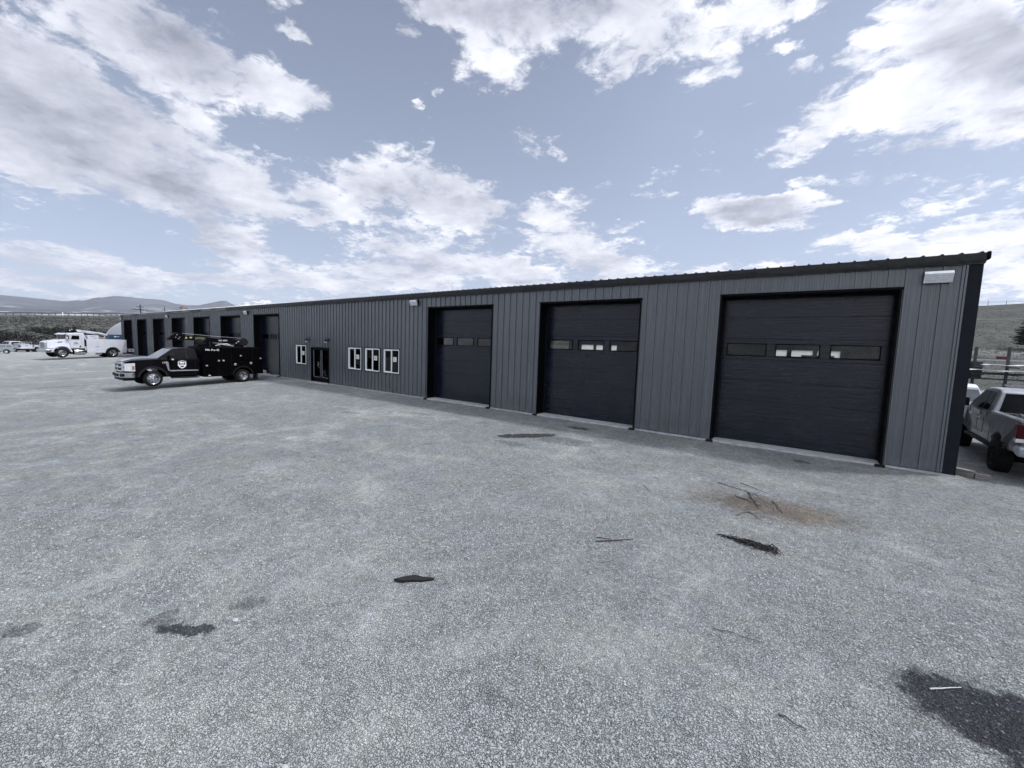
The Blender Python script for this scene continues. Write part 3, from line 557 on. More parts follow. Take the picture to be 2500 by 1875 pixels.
# white arched shelter behind the far end
hut = empty('arched_shelter', (-97, 21.8, ground_z(-97, 21.8)), 0, 'white arched fabric shelter behind the far end of the long building', 'shelter')
q = [(5.6*math.cos(R(a)), 6.4*math.sin(R(a))) for a in range(0, 181, 9)]
MB().prism(q, -6, 6, 'x').build('canvas_cover', M['canvas'], hut, smooth=True)
for xx in (-6.05, 6.05): MB().tube([(xx, p[0], p[1]) for p in q], 0.09, 6).build('hoop', M['galv'], hut)
# ================================================================ THE LONG BUILDING
WY = 13.35; BX0, BX1 = -71.72, 2.92; BACK = 29.2; EAVE = 4.81; DH = 4.267; DR = 0.47
bld = empty('metal_building', ((BX0+BX1)/2, WY, 0), 0, 'long low charcoal metal workshop with ten dark roll-up doors', 'building')
BC = Vector(bld.location)
def bb(mb, name, m, bevel=0, smooth=False, parent=None):
    o = mb.build(name, m, parent or bld, bevel, smooth)
    if parent is None: o.location = -BC      # built in world coordinates, kept under the building's empty
    return o
DL = [-70.51, -64.39, -58.06, -51.75, -45.58, -39.33, -33.11, -14.53, -8.34, -2.13]; DW = 3.82
WIN = [(-26.97, -25.70), (-21.04, -19.83), (-19.45, -18.20), (-17.85, -16.61)]; WZ = (1.034, 2.241)
ENT = (-25.12, -23.09, 0.02, 2.16)
holes = [(a, a+DW, -1, DH) for a in DL]+[(a, b, WZ[0], WZ[1]) for a, b in WIN]+[ENT]
prof = []; x = BX0; RP = 0.3048
k = 0
while x < BX1:
    for dx_, dy_ in ((0.0, 0.0), (0.009, 0.038), (0.049, 0.038), (0.058, 0.0), (0.118, 0.0), (0.124, 0.005), (0.150, 0.005), (0.156, 0.0), (0.206, 0.0), (0.212, 0.005), (0.238, 0.005), (0.244, 0.0)):
        if x+dx_ < BX1: prof.append((x+dx_, dy_))
    x += RP
prof.append((BX1, 0.0))
px = [p[0] for p in prof]; py = [p[1] for p in prof]
cuts = sorted(set([round(v, 4) for v in px]+[h[0] for h in holes]+[h[1] for h in holes]))
ins = lambda v: float(np.interp(v, px, py))
mb = MB()
for a, b in zip(cuts[:-1], cuts[1:]):
    mid = (a+b)/2; z = 0.03; segs = []
    for h in sorted([h for h in holes if h[0] < mid < h[1]], key=lambda h: h[2]):
        if h[2] > z: segs.append((z, h[2]))
        z = h[3]
    segs.append((z, EAVE))
    ya, yb = WY-ins(a), WY-ins(b)
    for z0, z1 in segs: mb.add([(a, ya, z0), (b, yb, z0), (b, yb, z1), (a, ya, z1)], [(0, 1, 2, 3)])
wall_o = bb(mb, 'front_wall', M['wall'])
def sheet(x0, x1, y0, y1, z0, z1, name, m): return bb(MB().box(x0, x1, y0, y1, z0, z1), name, m)
# end walls (ribbed), rear wall with openings for its door panes
def end_wall(x, s, name):
    mb = MB(); y = WY+0.03; 
    while y < BACK-0.06:
        for (o0, p0), (o1, p1) in (((0, 0), (0.014, .03)), ((0.014, .03), (0.046, .03)), ((0.046, .03), (0.06, 0)), ((0.06, 0), (0.3048, 0))):
            y0, y1 = y+o0, min(y+o1, BACK-0.05); rz = lambda q: EAVE+0.75*(1-abs(q-(WY+BACK)/2)/((BACK-WY)/2))
            mb.add([(x+s*p0, y0, 0.03), (x+s*p1, y1, 0.03), (x+s*p1, y1, rz(y1)), (x+s*p0, y0, rz(y0))], [(0, 1, 2, 3)])
        y += RP
    return bb(mb, name, M['wall'])
end_wall(BX1-0.035, 1, 'gable_wall'); end_wall(BX0+0.035, -1, 'gable_wall')
PZ = (2.55, 2.925)
rear_holes = []
for a in DL: rear_holes += [(a+0.16+i*1.235, a+0.16+i*1.235+1.02) for i in range(3)]
mb = MB(); z0, z1 = 2.58, 2.95
mb.box(BX0, BX1, BACK, BACK+0.06, 0, z0); mb.box(BX0, BX1, BACK, BACK+0.06, z1, EAVE)
xx = BX0
for a, b in rear_holes+[(BX1, BX1)]: mb.box(xx, a, BACK, BACK+0.06, z0, z1); xx = b
bb(mb, 'rear_wall', M['interior'])
for a, b in rear_holes: bb(MB().box(a, b, BACK+0.02, BACK+0.03, z0, z1), 'rear_pane', M['frosted'])
for xx in [v for v in np.arange(-70.6, 2, 6.2)]: bb(MB().box(xx+3.9, xx+4.1, 19.6, 19.9, 0.012, EAVE), 'frame_column', M['interior'])
for xx, yy, w_, h_ in ((-1.9, 17.2, 0.9, 2.9), (1.1, 16.4, 0.5, 2.78), (-6.3, 16.0, 0.7, 2.9), (-12.6, 16.5, 1.0, 2.8), (-35.2, 17, 1.2, 2.9), (-0.2, 23, 1.2, 2.66)): bb(MB().box(xx, xx+w_, yy, yy+0.7, 0.012, h_), 'storage_cabinet', M['interior'])
for a in (-52.0, -25.5, -15.3): bb(MB().box(a, a+0.12, WY+0.6, BACK-0.1, 0.0, EAVE-0.1), 'partition', M['interior'])
bb(MB().box(BX0+0.1, BX1-0.1, WY+0.02, BACK-0.05, -0.3, 0.012), 'floor_slab', M['concrete'])
# roof: two ribbed slopes
mb = MB(); ym = (WY+BACK)/2; zr = EAVE+0.86
x = BX0-0.08; pts = []
while x < BX1+0.05:
    pts += [(x, 0), (x+0.018, .029), (x+0.046, .029), (x+0.064, 0)]; x += RP
pts.append((BX1+0.08, 0))
for (a, za), (b, zb) in zip(pts[:-1], pts[1:]):
    for ya, zA, yb, zB in ((WY-0.105, EAVE+0.155, ym, zr), (ym, zr, BACK+0.15, EAVE+0.155)):
        mb.add([(a, ya, zA+za), (b, ya, zA+zb), (b, yb, zB+zb), (a, yb, zB+za)], [(0, 1, 2, 3)])
bb(mb, 'roof', M['roof'])
bb(MB().box(BX0-0.06, BX1+0.06, WY-0.07, WY+0.6, EAVE+0.02, EAVE+0.118), 'soffit', M['trim'])
# eave trim: bent strip, slightly wavy, then the crinkled film along it
random.seed(3)
mb = MB(); xs_ = list(np.arange(BX0-0.10, BX1+0.06, 0.25))+[BX1+0.06]
for a, b in zip(xs_[:-1], xs_[1:]):
    f = lambda q: 0.006*noise.noise(Vector((q*1.7, 0, 0)))
    A = [(a, WY-0.085+f(a), EAVE+0.15), (a, WY-0.09+f(a+3), EAVE+0.02), (a, WY-0.06, EAVE-0.06), (a, WY-0.045, EAVE-0.075), (a, WY+0.0, EAVE-0.075)]
    B = [(b, WY-0.085+f(b), EAVE+0.15), (b, WY-0.09+f(b+3), EAVE+0.02), (b, WY-0.06, EAVE-0.06), (b, WY-0.045, EAVE-0.075), (b, WY+0.0, EAVE-0.075)]
    mb.add(A+B, [(i, i+1, i+6, i+5) for i in range(4)])
bb(mb, 'eave_trim', M['fascia'])
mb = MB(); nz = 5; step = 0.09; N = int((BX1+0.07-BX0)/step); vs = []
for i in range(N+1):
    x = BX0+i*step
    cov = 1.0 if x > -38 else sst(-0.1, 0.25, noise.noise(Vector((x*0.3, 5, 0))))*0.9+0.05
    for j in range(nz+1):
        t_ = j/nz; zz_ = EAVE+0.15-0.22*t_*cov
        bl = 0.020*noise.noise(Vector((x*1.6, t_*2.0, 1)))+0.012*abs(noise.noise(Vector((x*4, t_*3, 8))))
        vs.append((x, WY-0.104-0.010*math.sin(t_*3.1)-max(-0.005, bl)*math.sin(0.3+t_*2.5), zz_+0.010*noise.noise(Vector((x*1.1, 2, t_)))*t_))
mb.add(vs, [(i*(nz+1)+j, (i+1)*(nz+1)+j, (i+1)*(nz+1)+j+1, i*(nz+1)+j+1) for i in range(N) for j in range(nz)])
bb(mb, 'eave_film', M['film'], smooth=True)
bb(MB().box(BX1+0.062, BX1+0.125, WY-0.14, WY+0.4, EAVE+0.0, EAVE+0.18), 'eave_end_cap', M['trim'], bevel=0.03)
bb(MB().box(BX0-0.17, BX0-0.11, WY-0.16, WY+0.4, EAVE-0.02, EAVE+0.17), 'eave_end_cap', M['galv'], bevel=0.02)
# rake trim at the gable, corner posts
for xr, s in ((BX1, 1), (BX0, -1)):
    bb(MB().prism([(WY+0.42, EAVE+0.03), (ym, zr-0.10), (BACK, EAVE+0.03), (BACK, EAVE+0.19), (ym, zr+0.06), (WY+0.42, EAVE+0.19)], xr+s*0.085, xr+s*0.10+s*0.03, 'x'), 'rake_trim', M['trim'])
    bb(MB().box(min(xr, xr-s*0.17)+(0.002 if s > 0 else -0.05), max(xr, xr-s*0.17)+(0.05 if s > 0 else -0.002), WY-0.052, WY+0.10, 0.0, EAVE-0.08), 'corner_trim', M['corner'], bevel=0.008)
bb(MB().box(BX1-0.205, BX1-0.170, WY-0.045, WY-0.002, 0.03, EAVE-0.08), 'corner_trim', M['wall'])
# concrete footing seen as a pale strip under the wall, broader in each doorway
edges = [BX0-0.02]
for a in DL: edges += [a, a+DW]
edges.append(BX1+0.02)
for a, b in zip(edges[::2], edges[1::2]): bb(MB().box(a, b, WY-0.075, WY+0.015, -0.4, 0.008), 'footing', M['concrete'])
for a in DL: bb(MB().box(a, a+DW, WY-0.115, WY+DR, -0.4, 0.016), 'door_sill', M['concrete'], bevel=0.006)
bb(MB().box(ENT[0]-0.02, ENT[1]+0.04, WY-0.28, WY-0.077, -0.4, 0.004), 'door_sill', M['concrete'], bevel=0.01)
# ---- roll-up doors
def garage_door(a):
    d = MB(); Z0 = 0.03; secs = [(Z0+i*0.606, Z0+(i+1)*0.606) for i in range(7)]
    y0 = WY+DR; x0, x1 = a+0.045, a+DW-0.045
    pan = [(a+0.16+i*1.235, a+0.16+i*1.235+1.02) for i in range(3)]
    for i, (z0, z1) in enumerate(secs):
        z0 += 0.002; z1 -= 0.002
        if i == 4:      # glazed section
            d.box(x0, x1, y0, y0+0.045, z0, PZ[0]); d.box(x0, x1, y0, y0+0.045, PZ[1], z1)
            xx = x0
            for p, q in pan+[(x1, x1)]: d.box(xx, p, y0, y0+0.045, PZ[0], PZ[1]); xx = q
        else: d.box(x0, x1, y0, y0+0.045, z0, z1)
    o = d.build('garage_door', M['door'], bld, bevel=0.004, seg=1); o.location = -BC
    k = MB(); k.box(x0, x1, y0+0.047, y0+0.055, Z0, PZ[0]-0.003); k.box(x0, x1, y0+0.047, y0+0.055, PZ[1]+0.003, secs[-1][1])
    kb = k.build('backing_sheet', M['interior'], o)
    def sub(mb, n, m, bev=0): return mb.build(n, m, o, bev)
    for p, q in pan:
        f = MB()
        for bx in ((p, q, PZ[1]-0.028, PZ[1]), (p, q, PZ[0], PZ[0]+0.028), (p, p+0.028, PZ[0]+0.028, PZ[1]-0.028), (q-0.028, q, PZ[0]+0.028, PZ[1]-0.028)): f.box(bx[0], bx[1], y0-0.014, y0+0.02, bx[2], bx[3])
        sub(f, 'window_frame', M['trim'])
        sub(MB().box(p+0.028, q-0.028, y0+0.008, y0+0.014, PZ[0]+0.028, PZ[1]-0.028), 'pane', M['door_glass'])
    sub(MB().box(x0, x1, y0-0.006, y0+0.03, 0.018, 0.034), 'bottom_seal', M['rubber'])
    return o
for a in DL:
    garage_door(a)
    j = MB(); y0, y1 = WY-0.043, WY+DR+0.02
    j.box(a-0.030, a+0.012, y0, y0+0.05, 0.0, DH); j.box(a+DW-0.012, a+DW+0.030, y0, y0+0.05, 0.0, DH); j.box(a-0.05, a+DW+0.05, y0-0.003, y0+0.05, DH-0.012, DH+0.045)
    j.box(a, a+0.018, y0+0.05, y1, 0.016, DH-0.014); j.box(a+DW-0.018, a+DW, y0+0.05, y1, 0.016, DH-0.014); j.box(a+0.018, a+DW-0.018, y0+0.05, y1, DH-0.03, DH-0.013)
    bb(j, 'door_frame', M['trim'])
    s = MB(); s.box(a+0.018, a+0.05, y1-0.10, y1-0.045, 0.02, DH-0.04); s.box(a+DW-0.05, a+DW-0.018, y1-0.10, y1-0.045, 0.02, DH-0.04); s.box(a+0.05, a+DW-0.05, y1-0.10, y1-0.045, DH-0.08, DH-0.04)
    bb(s, 'weather_strip', M['rubber'])
    for xx in (a-0.03, a+DW-0.02): bb(MB().prism([(WY-0.22, -0.08), (WY-0.07, -0.08), (WY-0.04, 0.02), (WY-0.15, 0.02)], xx-0.10, xx+0.10, 'x'), 'door_bumper', M['rubber'], bevel=0.02)
# ---- sliding windows
for a, b in WIN:
    z0, z1 = WZ; fr = MB(); y = WY-0.045
    tr = MB()
    for q in ((a-0.045, b+0.045, z1, z1+0.045), (a-0.045, b+0.045, z0-0.045, z0), (a-0.045, a, z0, z1), (b, b+0.045, z0, z1)): tr.box(q[0], q[1], WY-0.036, WY+0.05, q[2], q[3])
    bb(tr, 'window_surround', M['trim'])
    w0 = 0.046; mx = (a+b)/2
    for q in ((a, b, z1-w0, z1), (a, b, z0, z0+w0), (a, a+w0, z0+w0, z1-w0), (b-w0, b, z0+w0, z1-w0)): fr.box(q[0], q[1], y, WY+0.06, q[2], q[3])
    fo = fr.build('window', M['window_white'], bld, bevel=0.006, seg=1); fo.location = -BC
    MB().box(mx-0.03, mx+0.03, y+0.008, WY+0.04, z0+w0, z1-w0).build('mullion', M['window_white'], fo)
    s = MB(); i0, i1 = a+w0, mx-0.03
    for q in ((i0, i1, z1-w0-0.03, z1-w0), (i0, i1, z0+w0, z0+w0+0.03), (i0, i0+0.03, z0+w0+0.03, z1-w0-0.03)): s.box(q[0], q[1], WY-0.02, WY+0.03, q[2], q[3])
    s.build('sash', M['window_white'], fo)
    MB().box(i0+0.03, i1, WY+0.005, WY+0.011, z0+w0+0.03, z1-w0-0.03).build('pane', M['pane'], fo)
    MB().box(mx+0.03, b-w0, WY-0.005, WY+0.001, z0+w0, z1-w0).build('pane', M['pane'], fo)
    st = MB().box(mx+0.10, mx+0.38, WY-0.010, WY-0.007, z1-0.62, z1-0.38).build('sticker', M['paper'], fo)
    mk = MB()
    for q in range(4): mk.box(mx+0.15+0.02*(q % 2), mx+0.32-0.03*(q % 3), WY-0.0125, WY-0.0105, z1-0.44-q*0.042, z1-0.425-q*0.042)
    mk.build('sticker_print', M['letter_dark'], fo)
    MB().box(mx+0.33, mx+0.42, WY+0.25, WY+0.29, z1-0.33, z1-0.12).build('lamp_shade', M['letter_white'], fo, bevel=0.03)
# office behind the windows: a dark room
bb(MB().box(-25.38, -15.32, WY+3.4, WY+3.5, 0.012, EAVE-0.2), 'office_wall', M['interior'])
# ---- glazed double entrance
a, b, z0, z1 = ENT
ent = MB(); 
for q in ((a, a+0.06, z0, z1), (b-0.06, b, z0, z1), (a+0.06, b-0.06, z1-0.07, z1)): ent.box(q[0], q[1], WY-0.05, WY+0.16, q[2], q[3])
eo = ent.build('entrance_door', M['trim'], bld, bevel=0.005, seg=1); eo.location = -BC
mx = (a+b)/2
for i, (p, q) in enumerate(((a+0.065, mx-0.004), (mx+0.004, b-0.065))):
    l = MB(); y = WY+0.06
    for r_ in ((p, p+0.07, z0+0.01, z1-0.08), (q-0.07, q, z0+0.01, z1-0.08), (p+0.07, q-0.07, z1-0.17, z1-0.08), (p+0.07, q-0.07, z0+0.01, z0+0.29)): l.box(r_[0], r_[1], y, y+0.045, r_[2], r_[3])
    l.build('door_leaf', M['trim'], eo, bevel=0.004, seg=1)
    bd = MB()
    for r_ in ((p+0.07, p+0.085, z0+0.30, z1-0.18), (q-0.085, q-0.07, z0+0.30, z1-0.18), (p+0.085, q-0.085, z0+0.29, z0+0.305)): bd.box(r_[0], r_[1], y-0.004, y+0.02, r_[2], r_[3])
    bd.build('glazing_bead', M['galv'], eo)
    MB().box(p+0.07, q-0.07, y+0.02, y+0.026, z0+0.29, z1-0.17).build('pane', M['pane'], eo)
    hx = q-0.14 if i == 0 else p+0.14
    if i == 0: MB().tube([(hx+0.06, y-0.01, 1.18), (hx-0.1, y-0.05, 1.18), (hx-0.1, y-0.05, 0.92), (hx+0.06, y-0.01, 0.92)], 0.012, 8).build('handle', M['chrome'], eo)
bb(MB().box(ENT[0]+0.05, ENT[1]-0.05, WY+1.6, WY+1.65, 0.02, 2.6), 'vestibule_wall', M['trim'])
# ---- wall lamps (things fixed to the wall)
def wall_pack(x, z, label, lens=None):
    o = empty('wall_light', (x, WY-0.03, z), 0, label, 'wall light', 'box lights under the eave')
    w_ = 0.23
    MB().prism([(0.0, 0.13), (-0.12, 0.13), (-0.19, 0.06), (-0.11, -0.13), (0.0, -0.13)], -w_, w_, 'x').build('housing', M['trim'], o, bevel=0.012)
    MB().add([(-w_-0.004, -0.150, 0.120), (w_+0.004, -0.150, 0.120), (w_+0.004, -0.205, 0.060), (-w_-0.004, -0.205, 0.060), (-w_-0.004, -0.118, -0.137), (w_+0.004, -0.118, -0.137), (w_+0.004, -0.09, -0.137), (-w_-0.004, -0.09, -0.137)], [(0, 3, 2, 1), (3, 4, 5, 2), (4, 7, 6, 5), (0, 1, 6, 7), (0, 7, 4, 3), (1, 2, 5, 6)]).build('lens', M['lamp_lens'], o)
    lo = MB()
    for i in range(4):
        t_ = (i+0.6)/4.4; yy, zz_ = -0.207+0.087*t_, 0.060-0.197*t_
        lo.box(-w_-0.006, w_+0.006, yy-0.006, yy+0.004, zz_-0.004, zz_+0.004)
    lo.build('louvre', M['steel'], o)
for x, z, l in ((2.27, 4.49, 'box light with white louvred lens at the near corner, right of the nearest door'), (-15.42, 4.53, 'box light left of the third door from the near corner, above the office windows'), (-34.19, 4.46, 'box light on the wall between the two doors beside the black truck'), (-52.76, 4.47, 'box light between the fourth and third doors from the far end'), (-71.3, 4.47, 'box light at the far left end of the wall')):
    wall_pack(x, z, l)
for x, l in ((-25.27, 'small black barn-style lamp left of the glass entrance'), (-23.05, 'small black barn-style lamp right of the glass entrance')):
    o = empty('wall_lamp', (x, WY-0.03, 2.58), 0, l, 'wall lamp', 'lamps flanking the entrance')
    MB().box(-0.05, 0.05, -0.03, 0.0, -0.02, 0.12).build('wall_plate', M['plastic'], o)
    MB().tube([(0, -0.02, 0.06), (0, -0.14, 0.15), (0, -0.20, 0.07)], 0.015, 8).build('arm', M['plastic'], o)
    MB().lathe([(0.03, 0.09), (0.05, 0.06), (0.13, -0.03), (0.135, -0.05), (0.12, -0.05)], 0, -0.20, 0, 20, 'z').build('shade', M['plastic'], o, smooth=True)
    MB().lathe([(0.0, 0.02), (0.085, 0.0), (0.10, -0.06), (0.07, -0.12), (0.0, -0.14)], 0, -0.20, -0.01, 16, 'z').build('globe', M['lamp_lens'], o, smooth=True)
# banner hung inside the left pane of the second door from the right, seen from behind
ban = empty('banner', (-7.80, WY+DR+0.10, 2.74), 0, 'pale cloth banner with mirrored lettering behind the leftmost pane of the middle near door', 'banner')
mb = MB(); vs = []; n = 24
for i in range(n+1):
    x = -0.42+0.84*i/n
    for j, z in ((0, -0.17), (1, 0.15)): vs.append((x, 0.02*math.sin(x*14), z+0.012*math.sin(x*9+j)))
    
mb.add(vs, [(2*i, 2*i+2, 2*i+3, 2*i+1) for i in range(n)]); mb.build('cloth', mat('banner_cloth', (0.45, 0.47, 0.46), 0.8, emit=None), ban, smooth=True)
MT = Matrix.Translation((0.0, -0.028, 0.02)) @ Matrix(((-1, 0, 0, 0), (0, 0, -1, 0), (0, 1, 0, 0), (0, 0, 0, 1)))
text('banner_letters', 'TREASURE STATE', 0.125, M['letter_dark'], ban, MT, 0.003)
# ================================================================ VEHICLES (local axes: x forward, y left, z up; rear axle at x = 0)
def arch(cx, cz, r, z0, n=12):      # points of a wheel-arch cut in a bottom edge at z0, going from rear to front
    a0 = math.asin(max(-1, min(1, (z0-cz)/r)))
    return [(cx+r*math.cos(math.pi-a0-(math.pi-2*a0)*i/n), cz+r*math.sin(math.pi-a0-(math.pi-2*a0)*i/n)) for i in range(n+1)]
def wheel(parent, x, y, z, R_, w_, rr, kind='steel', rim_mat=None, steer=0.0):
    s = 1 if y > 0 else -1
    t = MB(); sh = 0.03
    prof = [(rr, 0), (R_-0.05, 0.004*0), (R_-0.012, -0.025), (R_, -0.05), (R_, -w_+0.05), (R_-0.012, -w_+0.025), (R_-0.05, -w_), (rr, -w_)]
    prof = [(r_, s*(o)) for r_, o in prof]
    t.lathe(prof, 0, 0, 0, 40, 'y', close=True)
    for k in range(40):      # tread lugs
        a = 2*math.pi*k/40; c, q = math.cos(a), math.sin(a)
        t.X = Matrix.Translation((0, 0, 0)) @ Matrix.Rotation(-a, 4, 'Y')
        yy = sorted((-s*0.03, -s*(w_-0.03))); t.box(R_-0.004, R_+0.007, yy[0], yy[1], -0.012, 0.012); t.X = None
    o = t.build('wheel', M['rubber'], parent, smooth=True); o.location = (x, y, z); o.rotation_euler = (0, 0, steer)
    r = MB(); rm = rim_mat or M['chrome']
    if kind == 'deep':      # dual rear: dished in
        r.lathe([(rr+0.012, 0.008*s), (rr-0.01, 0.0), (rr-0.02, -0.10*s), (rr*0.62, -0.13*s), (rr*0.55, -0.05*s), (rr*0.30, -0.045*s), (rr*0.28, 0.02*s), (0.0, 0.03*s)], 0, 0, 0, 32, 'y')
    elif kind == 'convex':
        r.lathe([(rr+0.012, 0.004*s), (rr-0.015, -0.01*s), (rr-0.03, -0.03*s), (rr*0.80, 0.02*s), (rr*0.52, 0.045*s), (rr*0.40, 0.045*s), (rr*0.36, 0.10*s), (0.0, 0.11*s)], 0, 0, 0, 32, 'y')
    else:
        r.lathe([(rr+0.01, 0.004*s), (rr-0.02, -0.02*s), (rr-0.04, -0.05*s), (rr*0.4, -0.02*s), (rr*0.25, 0.0), (0.0, 0.005*s)], 0, 0, 0, 28, 'y')
    nn = 8 if kind != 'steel' else 6; h0 = None
    rad = rr*0.66 if kind != 'deep' else rr*0.74
    for k in range(nn):
        a = 2*math.pi*(k+.5)/nn; yo = {'convex': 0.036, 'deep': -0.118, 'steel': -0.03}[kind]*s
        if h0 is None: hk_ = h0 = MB().lathe([(0, 0.006*s), (rr*0.115, 0.006*s), (rr*0.115, -0.01*s)], 0, 0, 0, 10, 'y').build('hand_hole', M['dark'], o)
        else: hk_ = h0.copy(); COL.objects.link(hk_); hk_.parent = o
        hk_.location = (rad*math.cos(a), yo+0.004*s, rad*math.sin(a))
    nb = r
    for k in range(8):
        a = 2*math.pi*k/8; yo = {'convex': 0.045, 'deep': -0.045, 'steel': -0.005}[kind]*s
        nb.lathe([(0.0, 0.02*s), (0.014, 0.018*s), (0.016, -0.01*s)], rr*0.44*math.cos(a), yo, rr*0.44*math.sin(a), 6, 'y')
    r.build('rim', rm, o, smooth=True)
    return o
def under(parent, x0, x1, z, track, hgt=0.2):
    m = MB(); m.box(x0, x1, 0.36, 0.46, z, z+hgt); m.box(x0, x1, -0.46, -0.36, z, z+hgt)
    m.build('chassis_rail', M['dark'], parent)
def side_panel(parent, name, poly, y, th, m, bevel=0.0):
    return MB().prism(poly, min(y, y+th), max(y, y+th)).build(name, m, parent, bevel)
def lofted(stations, closed_ends=True):
    """stations: list of (x, [(y, z) ...]) half sections from bottom centre outwards to top centre; mirrored."""
    mb = MB(); k = None; vs = []
    for x, sec in stations:
        full = [(x, y, z) for y, z in sec]+[(x, -y, z) for y, z in sec[::-1]]
        vs += full; k = len(full)
    fs = []
    for i in range(len(stations)-1):
        for j in range(k): fs.append((i*k+j, i*k+(j+1) % k, (i+1)*k+(j+1) % k, (i+1)*k+j))
    if closed_ends: fs += [tuple(range(k)), tuple(range((len(stations)-1)*k, len(stations)*k))[::-1]]
    mb.add(vs, fs); return mb
# ---------------------------------------------------------------- black crane service truck
def black_truck():
    hx, hy = 0.12, -4.33; rz = math.atan2(hy, hx)
    T = empty('service_truck', (-29.6, 10.75, -0.20), rz, 'black service truck with a folded crane, parked with its back to the doors', 'truck')
    # lower cab and fenders, front arch cut out
    body = [(2.22, 0.50), (3.55, 0.50)]+arch(4.33, 0.42, 0.56, 0.52)+[(5.02, 0.50), (5.42, 0.62), (5.46, 1.05), (5.40, 1.30), (5.20, 1.395), (4.2, 1.475), (3.95, 1.50), (2.22, 1.47)]
    wf = lambda x, z: (1.0 if x < 4.6 else 1.0-0.16*((x-4.6)/0.86)**2)-(0.035 if z > 1.35 else 0)-(0.03 if z < 0.6 else 0)
    lo = MB().taper(body, wf).build('body', M['gloss_black'], T, bevel=0.035, seg=3)
    # raised hood with a centre bulge
    hood = lofted([(3.98, [(0, 1.40), (0.88, 1.40), (0.90, 1.46), (0.80, 1.52), (0.55, 1.56), (0.30, 1.53), (0, 1.54)]), (4.6, [(0, 1.38), (0.86, 1.38), (0.88, 1.42), (0.78, 1.49), (0.52, 1.53), (0.28, 1.50), (0, 1.51)]), (5.15, [(0, 1.30), (0.80, 1.30), (0.82, 1.35), (0.72, 1.43), (0.48, 1.46), (0.26, 1.44), (0, 1.45)]), (5.42, [(0, 1.22), (0.74, 1.22), (0.76, 1.25), (0.66, 1.33), (0.45, 1.36), (0.25, 1.35), (0, 1.36)])])
    hood.build('hood', mat('lit_hood_paint', (0.03, 0.032, 0.036), 0.16, coat=1.0, var=0.1), T, smooth=True)  # hood highlight put into a lighter, glossier black than the cab
    # greenhouse
    gh = [(2.26, 1.46), (2.34, 2.02), (2.55, 2.085), (3.05, 2.09), (3.38, 2.03), (4.12, 1.46)]
    gw = lambda x, z: 0.97-0.20*(z-1.46)/0.6
    MB().taper(gh, gw).build('cab_roof', M['gloss_black'], T, bevel=0.03, seg=3)
    def sp(poly, name, m, off=0.006, th=0.01):
        for s in (1, -1):
            vs = [(x, s*(gw(x, z)+off), z) for x, z in poly]+[(x, s*(gw(x, z)+off-th), z) for x, z in poly]; n = len(poly)
            MB().add(vs, [tuple(range(n)), tuple(range(n, 2*n))[::-1]]+[(i, (i+1) % n, n+(i+1) % n, n+i) for i in range(n)]).build(name, m, T)
    sp([(2.86, 1.53), (2.86, 1.99), (3.34, 1.97), (3.80, 1.62), (3.86, 1.53)], 'side_window', M['car_glass'])
    sp([(2.48, 1.56), (2.46, 1.96), (2.76, 1.99), (2.76, 1.56)], 'rear_side_window', M['car_glass'])
    sp([(2.79, 1.50), (2.79, 2.0), (2.83, 2.0), (2.83, 1.50)], 'door_pillar', M['plastic'], 0.008)
    # windscreen: tilted sheet
    a, b = Vector((3.43, 0, 2.005)), Vector((4.10, 0, 1.50)); n_ = Vector((b.z-a.z, 0, -(b.x-a.x))).normalized()*-1
    wa, wb = 0.70, 0.88
    V = [a+n_*0.012+Vector((0, wa, 0)), b+n_*0.012+Vector((0, wb, 0)), b+n_*0.012-Vector((0, wb, 0)), a+n_*0.012-Vector((0, wa, 0))]
    MB().add(V+[v-n_*0.01 for v in V], [(0, 1, 2, 3), (7, 6, 5, 4), (0, 4, 5, 1), (1, 5, 6, 2), (2, 6, 7, 3), (3, 7, 4, 0)]).build('windscreen', M['skylit_glass'], T)
    MB().box(3.95, 4.06, -0.7, 0.7, 1.50, 1.535).build('wiper_cowl', M['plastic'], T)
    for s in (1, -1):
        # door seam, handle, mirror, step, flare
        d = MB()
        for q in ((2.42, 2.43, .62, 1.46), (3.62, 3.63, .62, 1.46), (2.42, 3.63, .61, .62)): d.box(q[0], q[1], min(s*0.995, s*1.003), max(s*0.995, s*1.003), q[2], q[3])
        do = d.build('door', M['plastic'], T)
        MB().box(2.50, 2.68, min(s*1.0, s*1.03), max(s*1.0, s*1.03), 1.30, 1.335).build('handle', M['gloss_black'], do, bevel=0.01)
        MB().box(2.3, 3.6, min(s*1.0, s*1.012), max(s*1.0, s*1.012), 0.80, 0.86).build('side_moulding', M['steel'] if s > 0 else M['plastic'], do)
        mo = MB().box(3.42, 3.62, min(s*1.06, s*1.30), max(s*1.06, s*1.30), 1.42, 1.78).build('mirror', M['plastic'], T, bevel=0.04)
        MB().tube([(3.55, s*0.95, 1.5), (3.52, s*1.1, 1.52)], 0.03, 8).build('mirror_arm', M['plastic'], mo)
        MB().box(3.50, 3.60, min(s*1.16, s*1.302), max(s*1.16, s*1.302), 1.435, 1.50).build('marker_lamp', M['lamp_lens'], mo)
        MB().box(2.25, 3.55, min(s*0.86, s*1.05), max(s*0.86, s*1.05), 0.40, 0.46).build('running_board', M['plastic'], T, bevel=0.02)
        fl = [(x, z) for x, z in arch(4.33, 0.42, 0.66, 0.50, 14)]; fi = [(x, z) for x, z in arch(4.33, 0.42, 0.565, 0.52, 14)]
        MB().prism(fl+fi[::-1], min(s*0.93, s*1.045), max(s*0.93, s*1.045)).build('fender_flare', M['plastic'], T, bevel=0.015)
